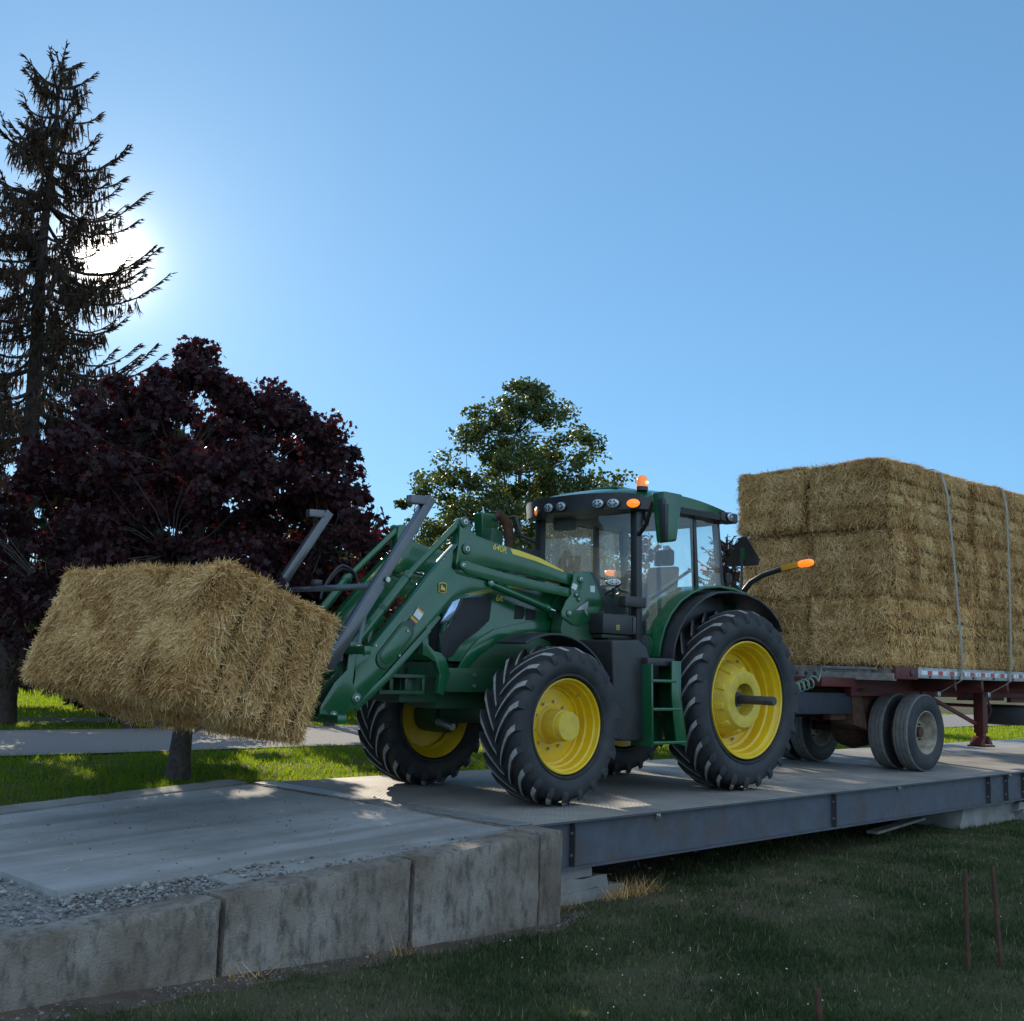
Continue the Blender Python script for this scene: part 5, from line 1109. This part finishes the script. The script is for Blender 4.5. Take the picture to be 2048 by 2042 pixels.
# roof lamps
def ell_lamp(c, n, ra, rb, mat, par=None, name='work_lamp', dep=.03, dots=True):
    c = Vector(c); n = Vector(n).normalized(); s = n.cross(Vector((0, 0, 1))).normalized(); u = s.cross(n); N = 24
    def ring(k, d): return [c+s*ra*k*math.cos(2*math.pi*i/N)+u*rb*k*math.sin(2*math.pi*i/N)+n*d for i in range(N)]
    bm = NB(); R1 = [bm.verts.new(p) for p in ring(1.14, -dep)]; R2 = [bm.verts.new(p) for p in ring(1.14, 0)]; R3 = [bm.verts.new(p) for p in ring(1.0, .004)]
    for A, B in ((R1, R2), (R2, R3)):
        for i in range(N): bm.faces.new((A[i], A[(i+1) % N], B[(i+1) % N], B[i]))
    bm.faces.new(R1[::-1]); bm.faces.new(R3); o = build(bm, name, 'black', par or tr, smooth=40)
    bm = NB(); R3 = [bm.verts.new(p) for p in ring(.97, .005)]; R4 = [bm.verts.new(p) for p in ring(.6, .016)]; cc = bm.verts.new(c+n*.020)
    for i in range(N): bm.faces.new((R3[i], R3[(i+1) % N], R4[(i+1) % N], R4[i])); bm.faces.new((R4[i], R4[(i+1) % N], cc))
    build(bm, 'lens', mat, o, smooth=60)
    if dots:
        for i, j in ((-.55, .0), (-.28, .42), (-.28, -.42), (.28, .42), (.28, -.42), (.55, 0)):
            q = c+s*ra*i+u*rb*j+n*.012; build(tube(NB(), [q, q+n*.010], rb*.22, 8), 'reflector', 'darksteel', o, smooth=0)
    return o
def roof_edge(px, py):
    """point of the visor's front edge seen at px,py"""
    best = None; d = ray(px, py)
    for q in np.linspace(-1, 1, 81):
        y = YC+q*(YC-7.80); x = 8.52+.30*abs(q)**2.6-.012; t = y/d.y
        e = abs(d.x*t-x)
        if best is None or e < best[0]: best = (e, Vector((x, y, HC+d.z*t)), q)
    return best[1], best[2]
for px, py, a_, mt in ((1098, 1030, .068, 'lens'), (1122, 1025, .068, 'lens'), (1195, 1016, .070, 'lens'), (1227, 1013, .070, 'lens'), (1266, 1014, .072, 'amber')):
    c, q = roof_edge(px, py); c.z = min(max(c.z, 2.925), 2.985)
    ell_lamp(c, (-1, -.5*np.sign(-q)*abs(q)**1.6*1.0 if q < 0 else .5*abs(q)**1.6, -.08), a_, .046, mt, name='work_lamp' if mt == 'lens' else 'indicator_lamp', dots=mt == 'lens')
c, q = roof_edge(1075, 1037); ell_lamp((c.x-.01, c.y, 2.90), (-1, .45, 0), .042, .046, 'ambero', name='indicator_lamp', dots=False)
for yy in (7.78, 2*YC-7.96): build(box(NB(), 10.16, 10.46, yy, yy+.18, 2.885, 3.0), 'rear_roof_cap', 'black', tr, bevel=.03, seg=3)
ell_lamp((10.30, 7.772, 2.948), (.1, -1, 0), .062, .045, 'lens')
ell_lamp(at(1228, 1164, 7.80), (-.75, -1, 0), .072, .034, 'white', name='front_work_lamp')
lb = at(1228, 1176, 7.80); build(bar(NB(), lb, lb+Vector((.02, .02, -.1)), .03, .03), 'lamp_stem', 'black', tr)
build(box(NB(), XA-.32, XA+.0, 7.80, 7.90, 1.86, 1.97), 'lamp_bracket', 'black', tr, bevel=.015)
# beacon
bc = at(1284, 985, 7.92); bx, bz = bc.x, bc.z
o = build(tube(NB(), [(bx, 7.92, bz-.10), (bx, 7.92, bz+.02)], .014, 10), 'beacon_pole', 'black', tr)
build(tube(NB(), [(bx, 7.92, bz+.01), (bx, 7.92, bz+.02), (bx, 7.92, bz+.06)], [.04, .062, .062], 20), 'beacon_base', 'black', o)
build(tube(NB(), [(bx, 7.92, bz+.06), (bx, 7.92, bz+.13), (bx, 7.92, bz+.16), (bx, 7.92, bz+.178), (bx, 7.92, bz+.184)], [.058, .058, .048, .028, .006], 20), 'beacon_dome', 'ambero', o, smooth=60)
build(tube(NB(), [(bx, 7.858, bz+.10), (bx, 7.85, bz+.10)], .016, 10), 'beacon_bulb', 'bulb', o)
build(bar(NB(), (bx+.02, 7.86, 2.72), (bx+.0, 7.92, 3.0), .03, .03), 'beacon_bracket', 'black', tr)
# mirror on its arm
mc = at(1334, 1036, 7.30)
bm = NB(); P = []
for z, sx, sy in ((mc.z-.255, .095, .065), (mc.z+.245, .145, .085)):
    for i, j in ((-1, -1), (1, -1), (1, 1), (-1, 1)): P.append((mc.x+i*sx*(.9 if z < mc.z else 1), mc.y+j*sy, z+(.03 if i > 0 and z < mc.z else 0)))
mo = build(hexa(bm, P), 'mirror_housing', 'green', tr, bevel=.03, seg=3)
P = []
for z, s in ((mc.z-.235, -.086), (mc.z+.175, -.132)): P += [(mc.x+s-.012, mc.y-.062, z), (mc.x+s+.012, mc.y-.082, z), (mc.x+s+.012, mc.y+.0, z), (mc.x+s-.012, mc.y-.005, z)]
P = [(p[0], p[1], p[2]) for p in P]; build(hexa(NB(), P), 'mirror_trim', 'black', mo, bevel=.004)
bm = NB(); hexa(bm, [(mc.x-.10, mc.y-.070, mc.z-.235), (mc.x-.065, mc.y-.073, mc.z-.235), (mc.x-.065, mc.y-.06, mc.z-.235), (mc.x-.10, mc.y-.06, mc.z-.235), (mc.x-.14, mc.y-.090, mc.z+.12), (mc.x-.085, mc.y-.092, mc.z+.12), (mc.x-.085, mc.y-.07, mc.z+.12), (mc.x-.14, mc.y-.07, mc.z+.12)]); build(bm, 'mirror_back_insert', 'black', mo, bevel=.004)
both.append(build(tube(NB(), [(XA-.03, CY0, 2.62), (XA-.12, 7.72, 2.70), (XA-.13, 7.62, 2.93), (mc.x+.05, 7.40, 2.90)], .022, 10), 'mirror_arm', 'black', tr, smooth=60))
mf = copy_obj(mo, 'mirror_housing', tr); mf.scale.y = -1; mf.location.y = 0
# steps
def kz(z, k): return 1.24+(z-1.24)*k
K1 = .958; SY0, SY1 = 7.52, 7.80
def kp(pts, k): return [(x*k, kz(z, k)) for x, z in pts]
st2 = build(prism(NB(), kp([(9.43, 1.34), (9.555, 1.34), (9.56, 1.0), (9.60, .8), (9.68, .46), (9.655, .46), (9.52, .50), (9.46, .8), (9.43, 1.0)], K1), SY0, SY0+.02), 'step_frame', 'green', tr, bevel=.004)
build(prism(NB(), kp([(9.555, 1.34), (9.575, 1.34), (9.58, 1.0), (9.62, .8), (9.70, .46), (9.68, .46), (9.60, .8), (9.56, 1.0)], K1), SY0, SY1), 'step_side', 'green', st2, bevel=.003)
build(prism(NB(), kp([(9.10, 1.30), (9.125, 1.30), (9.155, .46), (9.13, .46)], K1), SY0, SY1), 'step_side', 'green', st2, bevel=.003)
build(prism(NB(), kp([(9.27, 1.3), (9.33, 1.3), (9.37, .95), (9.52, .52), (9.48, .50), (9.31, .93)], K1), SY1-.02, SY1), 'step_rail', 'green', st2, bevel=.003)
for z, x0, x1 in ((1.13, 9.12, 9.50), (.84, 9.14, 9.58), (.50, 9.15, 9.67)): build(box(NB(), x0*K1, x1*K1, SY0-.005, SY1, kz(z, K1)-.015, kz(z, K1)+.015), 'rung', 'green', st2, bevel=.004)
build(box(NB(), 9.15*K1, 9.64*K1, SY1+.01, SY1+.03, .54, .76), 'step_plate', 'dgreen', st2, bevel=.003)
build(box(NB(), 8.72, 9.12, SY0+.05, CY0+.1, 1.28, 1.36), 'step_mount', 'black', tr, bevel=.01)
# fuel tank, box, other black bodies
K2 = .974
TK = kp([(8.50, 1.52), (8.9, 1.54), (9.03, 1.46), (9.10, 1.30), (9.12, .56), (9.08, .53), (8.66, .53), (8.56, .60), (8.52, 1.2)], K2)
build(prism(NB(), TK, 7.64, 8.36), 'fuel_tank', 'black', tr, bevel=.05, seg=4)
build(disc(NB(), 8.80, .98, 7.636, 7.628, .045, 16), 'tank_badge', 'bluegrey', tr)
tb = build(box(NB(), 8.42, 9.03, 7.90, 8.10, 1.585, 1.785), 'tool_box', 'black', tr, bevel=.015)
build(box(NB(), 8.86, 9.03, 7.892, 7.899, 1.60, 1.77), 'box_latch', 'darksteel', tb, bevel=.003)
c_ = at(1236, 1255, 7.899); 
def small_badge(c, k, par):
    bm = NB(); box(bm, c.x-k, c.x+k, c.y-.002, c.y, c.z-k*1.1, c.z+k*1.1); build(bm, 'badge', 'decal', par, bevel=.001)
    bm = NB(); box(bm, c.x-k*.75, c.x+k*.75, c.y-.0035, c.y-.0021, c.z-k*.85, c.z+k*.85); build(bm, 'badge_field', 'dgreen', par)
    bm = NB(); prism(bm, [(c.x-k*.5, c.z-k*.5), (c.x+k*.1, c.z+k*.6), (c.x+k*.5, c.z-k*.5), (c.x, c.z-k*.1)], c.y-.005, c.y-.0036); build(bm, 'badge_mark', 'decal', par)
small_badge(c_, .022, tb)
build(box(NB(), 9.04, 9.14, 7.88, 7.93, 1.60, 1.65), 'lever', 'green', tr, bevel=.01)
build(box(NB(), 8.46, 8.98, 7.95, 8.35, 1.54, 1.584), 'battery_tray', 'black', tr, bevel=.01)
# exhaust on the far pillar, air intake
EX, EY = 8.50, 9.42
o = build(tube(NB(), [(EX, EY, 1.9), (EX, EY, 2.52)], .085, 20), 'exhaust_muffler', 'darksteel', tr, bevel=.005)
build(tube(NB(), [(EX, EY, 2.5), (EX, EY, 2.66), (EX-.03, EY, 2.76), (EX-.09, EY, 2.84), (EX-.18, EY, 2.89)], [.055, .055, .055, .055, .052], 16), 'exhaust_pipe', 'rust', tr, smooth=60)
build(bar(NB(), (EX, EY, 2.47), (XA, EY-.02, 2.47), .14, .12), 'exhaust_bracket', 'darksteel', tr, bevel=.01)
build(prism(NB(), [(8.02, 2.28), (8.20, 2.28), (8.22, 2.66), (8.06, 2.69), (8.02, 2.5)], 9.20, 9.36), 'hose_bracket', 'dgreen', tr, bevel=.015)
# slow-vehicle sign seen from the back, extremity lamps, hitch
sg = [(10.80, 8.02, 2.78), (10.80, 7.92, 2.785), (10.80, 7.74, 2.52), (10.80, 7.76, 2.45), (10.80, 8.17, 2.45), (10.80, 8.20, 2.52)]
bm = NB(); a = [bm.verts.new(p) for p in sg]; b = [bm.verts.new((p[0]+.008, p[1], p[2])) for p in sg]; bm.faces.new(a); bm.faces.new(b[::-1])
for i in range(6): bm.faces.new((a[i], b[i], b[(i+1) % 6], a[(i+1) % 6]))
s_ = build(bm, 'warning_sign', 'black', tr, smooth=0)
build(box(NB(), 10.792, 10.799, 7.94, 8.0, 2.52, 2.66), 'sign_bracket', 'green', s_)
build(tube(NB(), [(10.79, 7.97, 2.52), (10.76, 7.97, 2.14)], .016, 8), 'sign_post', 'black', s_)
for sgn in (0, 1):
    def my(y): return y if not sgn else 2*YC-y
    pts = [(10.88, my(8.02), 2.16), (10.89, my(7.92), 2.27), (10.90, my(7.75), 2.35), (10.90, my(7.50), 2.41), (10.90, my(7.28), 2.445)]
    bm = NB(); tube(bm, pts, [.035, .034, .032, .030, .028], 8); a_ = build(bm, 'lamp_arm', 'black', tr, smooth=60)
    for v in a_.data.vertices: pass
    build(bar(NB(), (10.897, my(7.50), 2.412), (10.897, my(7.28), 2.447), .062, .066, (1, 0, 0)), 'arm_reflector', 'orangepaint', a_, bevel=.004)
    build(tube(NB(), [(10.90, my(7.28), 2.445), (10.90, my(7.26), 2.45), (10.90, my(7.15), 2.462), (10.90, my(7.11), 2.464), (10.90, my(7.10), 2.464)], [.03, .040, .042, .030, .008], 14), 'arm_lamp', 'amber', a_, smooth=60)
bm = NB()
for k in range(5): tube(bm, [(10.6+.05*k, 8.0+.06*k, 2.1), (10.62+.04*k, 8.0+.06*k, 2.22+.02*(k % 2)), (10.66+.05*k, 8.02+.06*k, 2.12)], .012, 6)
box(bm, 10.62, 10.78, 8.0, 8.25, 2.10, 2.20); build(bm, 'hose_cluster', 'black', tr, smooth=50)
build(disc(NB(), 10.66, 2.30, 8.05, 8.07, .06, 16), 'rear_work_lamp', 'black', tr)
bm = NB(); box(bm, 10.5, 11.15, 8.45, 8.85, .45, .62); box(bm, 10.6, 11.2, 8.2, 8.28, .55, .72); box(bm, 10.6, 11.2, 9.02, 9.10, .55, .72); build(bm, 'rear_hitch', 'darksteel', tr, bevel=.01)
for o in both: mirror_tree(o, tr)
# ------------------------------------------------------------------ flatbed trailer
TY0, TY1, TC = 7.79, 10.27, 9.03
tl = thing('flatbed_trailer', 'old red flatbed trailer with grey side rail, on a dual wheeled dolly', 'trailer', (14.8, TC, 0))
bm = NB(); box(bm, 13.86, 22.5, TY0+.03, TY1-.03, 1.30, 1.372); build(bm, 'deck', 'board', tl)
for s, y0, y1 in ((0, TY0, TY0+.025), (1, TY1-.025, TY1)):
    o = build(box(NB(), 14.42, 22.5, y0, y1, 1.245, 1.385), 'side_rail', 'alu', tl, bevel=.004)
    if s == 0:
        build(box(NB(), 14.42, 22.5, y0-.006, y0-.0005, 1.372, 1.386), 'rail_lip', 'alu', o)
        x = 14.50; k = 0
        while x < 19:
            ln = .16 if k % 2 == 0 else .11
            build(box(NB(), x, x+ln, y0-.003, y0-.0005, 1.292, 1.345), 'reflective_tape', 'white' if k % 2 == 0 else 'red', o)
            if k % 2 == 1 and k > 3:
                bm = NB()
                for q in (0, .03): box(bm, x-.10+q, x-.09+q, y0-.0045, y0-.0032, 1.30, 1.335)
                build(bm, 'tape_marks', 'darksteel', o)
            x += ln+.012+(.03 if k % 5 == 4 else 0); k += 1
        for q in np.arange(14.7, 19, .62): build(box(NB(), q, q+.05, y0-.012, y0-.0005, 1.252, 1.285), 'stake_pocket', 'darksteel', o)
o = build(box(NB(), 13.84, 14.418, TY0+.002, TY0+.06, 1.225, 1.385), 'corner_plate', 'darkred', tl, bevel=.006)
build(disc(NB(), 14.25, 1.31, TY0+.001, TY0-.012, .042, 18), 'marker_lamp', 'black', o, bevel=.003)
# front bulkhead boards and beam
build(box(NB(), 13.82, 13.858, TY0+.35, TY1-.02, 1.30, 1.375), 'front_board', 'board', tl, bevel=.004)
build(box(NB(), 13.80, 13.819, 8.05, 8.85, 1.335, 1.372), 'front_board', 'alu', tl, bevel=.003)
build(box(NB(), 13.81, 13.90, TY0+.02, TY1-.02, 1.20, 1.299), 'front_beam', 'board', tl, bevel=.01)
for y in (8.98, 9.12, 9.27): build(tube(NB(), [(13.80, y, 1.265), (13.83, y, 1.265)], .028, 12), 'marker_lamp', 'darksteel', tl)
bm = NB(); box(bm, 13.86, 22.4, 8.45, 8.57, .98, 1.24); box(bm, 13.86, 22.4, 9.49, 9.61, .98, 1.24); build(bm, 'main_beam', 'darkred', tl, bevel=.01)
bm = NB(); box(bm, 13.0, 13.8, 8.35, 9.75, 1.10, 1.22); box(bm, 12.9, 13.05, 8.6, 9.5, 1.06, 1.2); build(bm, 'front_frame', 'darkred', tl, bevel=.012)
for x in (15.5, 16.3, 17.1, 17.9, 18.7): build(prism(NB(), [(x-.03, 1.24), (x+.03, 1.24), (x+.03, 1.06), (x-.03, 1.13)], TY0+.03, TY1-.03), 'outrigger', 'darkred', tl, bevel=.004)
# dolly frame
bm = NB(); box(bm, 12.15, 14.05, 8.52, 8.80, .74, 1.02); box(bm, 12.15, 14.05, 9.26, 9.54, .74, 1.02); box(bm, 12.15, 12.4, 8.52, 9.54, .74, 1.02); build(bm, 'dolly_frame', 'bluegrey', tl, bevel=.015)
bm = NB(); box(bm, 13.6, 15.4, 8.6, 8.72, .66, .92); box(bm, 13.6, 15.4, 9.34, 9.46, .66, .92); hexa(bm, [(14.0, 8.50, .60), (14.35, 8.50, .52), (14.35, 8.85, .52), (14.0, 8.85, .60), (13.95, 8.50, .98), (14.2, 8.5, .98), (14.2, 8.85, .98), (13.95, 8.85, .98)]); build(bm, 'dolly_beam', 'rust', tl, bevel=.01)
bm = NB(); tube(bm, [(14.5, TC, 1.02), (14.5, TC, 1.08)], .55, 28); box(bm, 14.0, 15.2, 8.6, 9.46, .92, 1.02); build(bm, 'turntable', 'rust', tl, bevel=.006)
for k in range(9):
    y = rng.uniform(8.3, 9.4); x = 13.85+rng.uniform(0, .3); z = 1.0+.012*k
    build(box(NB(), x, x+rng.uniform(.1, .4), y, y+rng.uniform(.08, .2), z, z+rng.uniform(.03, .07)), 'bracket', 'rust', tl, bevel=.004)
WX = 14.86
bm = NB(); tube(bm, [(WX, 8.0, .52), (WX, 10.06, .52)], .07, 16); lathe(bm, [(TC-.32, .03), (TC-.30, .12), (TC-.2, .24), (TC, .29), (TC+.2, .24), (TC+.30, .12), (TC+.32, .03)], WX, .52, 28); tube(bm, [(WX-.02, TC, .56), (WX-.5, TC, .66)], [.16, .07], 16); build(bm, 'axle', 'rust', tl)
for y in (8.62, 9.42):
    bm = NB(); prism(bm, [(WX-.55, .68), (WX-.2, .58), (WX, .56), (WX+.2, .58), (WX+.55, .68), (WX+.55, .72), (WX+.2, .66), (WX, .64), (WX-.2, .66), (WX-.55, .72)], y-.05, y+.05); build(bm, 'leaf_spring', 'rust', tl)
def truck_wheel(y0, y1, name, dish):
    """dish: +1 rim face open towards y0"""
    W = y1-y0; Ro, Ri = .515, .285
    bm = NB(); pr = [(y0+W*.10, Ri), (y0+W*.02, Ri+.05), (y0, Ri+.12), (y0+W*.03, Ro-.05), (y0+W*.10, Ro-.018)]
    lathe(bm, pr, WX, .517, 64, 0); gr = [y0+W*.10]
    tr_ = [(y0+W*.10, Ro-.018), (y0+W*.14, Ro-.004)]
    for c in (.28, .5, .72): tr_ += [(y0+W*(c-.018), Ro), (y0+W*(c-.012), Ro-.012), (y0+W*(c+.012), Ro-.012), (y0+W*(c+.018), Ro)]
    tr_ += [(y1-W*.14, Ro-.004), (y1-W*.10, Ro-.018)]; lathe(bm, tr_, WX, .517, 64, 1)
    lathe(bm, [(y1-(a-y0), r) for a, r in pr[::-1]], WX, .517, 64, 0)
    t = build(bm, name, ['rubber', 'greytyre'], tl, smooth=40)
    bm = NB()
    f, g = (y0, 1) if dish > 0 else (y1, -1)
    lathe(bm, [(f+g*W*.08, .292), (f+g*W*.07, .282), (f+g*W*.14, .270), (f+g*W*.55, .262), (f+g*W*.72, .24), (f+g*W*.80, .20), (f+g*W*.80, .11), (f+g*W*.62, .105), (f+g*W*.60, .0)], WX, .517, 48); build(bm, 'rim', 'cream', t, smooth=40)
    if dish > 0:
        for k in range(10):
            a = 2*math.pi*k/10; build(tube(NB(), [(WX+.165*math.cos(a), f+g*W*.80, .517+.165*math.sin(a)), (WX+.165*math.cos(a), f+g*W*.66, .517+.165*math.sin(a))], .014, 6), 'wheel_nut', 'rust', t, smooth=0)
    return t
truck_wheel(7.90, 8.17, 'wheel', 1); truck_wheel(8.265, 8.535, 'wheel', -1); truck_wheel(9.525, 9.795, 'wheel', 1); truck_wheel(9.89, 10.16, 'wheel', -1)
# landing gear
for y in (8.22, 9.80):
    x = 17.05
    o = build(box(NB(), x-.075, x+.075, y-.075, y+.075, .46, 1.2), 'landing_leg', 'darkred', tl, bevel=.008)
    build(box(NB(), x-.055, x+.055, y-.055, y+.055, .34, .459), 'inner_leg', 'darkred', o, bevel=.006)
    build(prism(NB(), [(x-.10, .40), (x-.06, .42), (x-.06, .30), (x-.20, .29)], y-.09, y+.09), 'foot_bracket', 'darkred', o, bevel=.003)
    build(prism(NB(), [(x+.10, .40), (x+.06, .42), (x+.06, .30), (x+.20, .29)], y-.09, y+.09), 'foot_bracket', 'darkred', o, bevel=.003)
    build(box(NB(), x-.16, x+.16, y-.14, y+.14, .262, .288), 'foot_plate', 'rust', o, bevel=.006)
build(tube(NB(), [(17.05, 8.3, .86), (17.05, 9.72, .86)], .025, 8), 'cross_brace', 'darkred', tl)
build(bar(NB(), (15.7, 8.45, 1.05), (16.95, 8.25, .60), .05, .05), 'leg_brace', 'darkred', tl, bevel=.004)
build(prism(NB(), [(15.75, 1.02), (17.0, 1.02), (16.95, .64), (15.55, .68)], 9.35, 9.37), 'mud_flap', 'black', tl)
bm = NB(); tube(bm, [(17.28, 8.3, 1.15), (17.25, 8.2, .95), (17.32, 8.18, .8), (17.3, 8.25, .65)], .014, 6); box(bm, 17.22, 17.38, 8.2, 8.3, .95, 1.12); build(bm, 'crank', 'rust', tl, smooth=50)
bm = NB(); lathe(bm, [(8.5, .2), (8.49, .3), (8.52, .42), (8.64, .46), (8.76, .42), (8.79, .3), (8.78, .2)], 0, 0, 40)
for v in bm.verts: c = v.co.copy(); v.co = Vector((19.6+c.x*1.0, c.z+9.0, .68+(c.y-8.64)*1.1))
build(bm, 'spare_wheel', 'rubber', tl, smooth=50)
bm = NB(); box(bm, 18.8, 20.4, 8.55, 8.62, .9, .98); box(bm, 18.8, 20.4, 9.4, 9.47, .9, .98); build(bm, 'spare_carrier', 'darkred', tl)
# coiled air line between tractor and dolly
pts = []
for k in range(60):
    t = k/59; a = t*2*math.pi*4.5; pts.append((12.45+.45*t, 8.40+.06*math.cos(a), 1.06+.07*math.sin(a)+.10*t))
pts += [(12.98, 8.36, 1.24), (12.96, 8.33, 1.36), (13.3, 8.5, 1.3)]
build(tube(NB(), pts, .011, 6), 'air_line', 'hose', tl, smooth=60)
# straps over the load, hanging to the rail
def strap(px0, px1, label):
    a = at(*px0, 7.745); b = at(*px1, 7.745); a.z = 4.06; bm = NB(); P = []
    xt, xb = a.x, b.x; path = [(xt-.05, 9.3, 4.19), (xt-.02, 8.3, 4.18), (xt, 7.90, 4.17), (xt+.0, 7.79, 4.11), (xt+(xb-xt)*.12, 7.735, 3.8), (xt+(xb-xt)*.5, 7.725, 2.8), (xb, 7.735, 1.45), (xb+.0, 7.755, 1.36), (xb, 7.755, 1.24), (xb-.02, 7.80, 1.20), (xb-.22, 8.0, 1.04)]
    V = [[bm.verts.new((x-.028, y, z)), bm.verts.new((x+.028, y, z)), bm.verts.new((x+.028, y+(.006 if z < 4.15 else 0), z-(.006 if z >= 4.15 else 0))), bm.verts.new((x-.028, y+(.006 if z < 4.15 else 0), z-(.006 if z >= 4.15 else 0)))] for x, y, z in path]
    for A, B in zip(V, V[1:]):
        for j in range(4): bm.faces.new((A[j], A[(j+1) % 4], B[(j+1) % 4], B[j]))
    bm.faces.new(V[0][::-1]); bm.faces.new(V[-1]); o = build(bm, 'cargo_strap', 'strap', smooth=0, origin=(xb, 7.75, 1.2))
    tag(o, label, 'strap', 'straps over the trailer load')
    build(box(NB(), xb-.27, xb-.19, 7.97, 8.03, 1.0, 1.07), 'ratchet', 'steel', o, bevel=.004)
strap((1890, 980), (1925, 1340), 'grey cargo strap slanting down the straw load, left one of two')
strap((2013, 1030), (2022, 1340), 'grey cargo strap hanging down the straw load near the right picture edge')
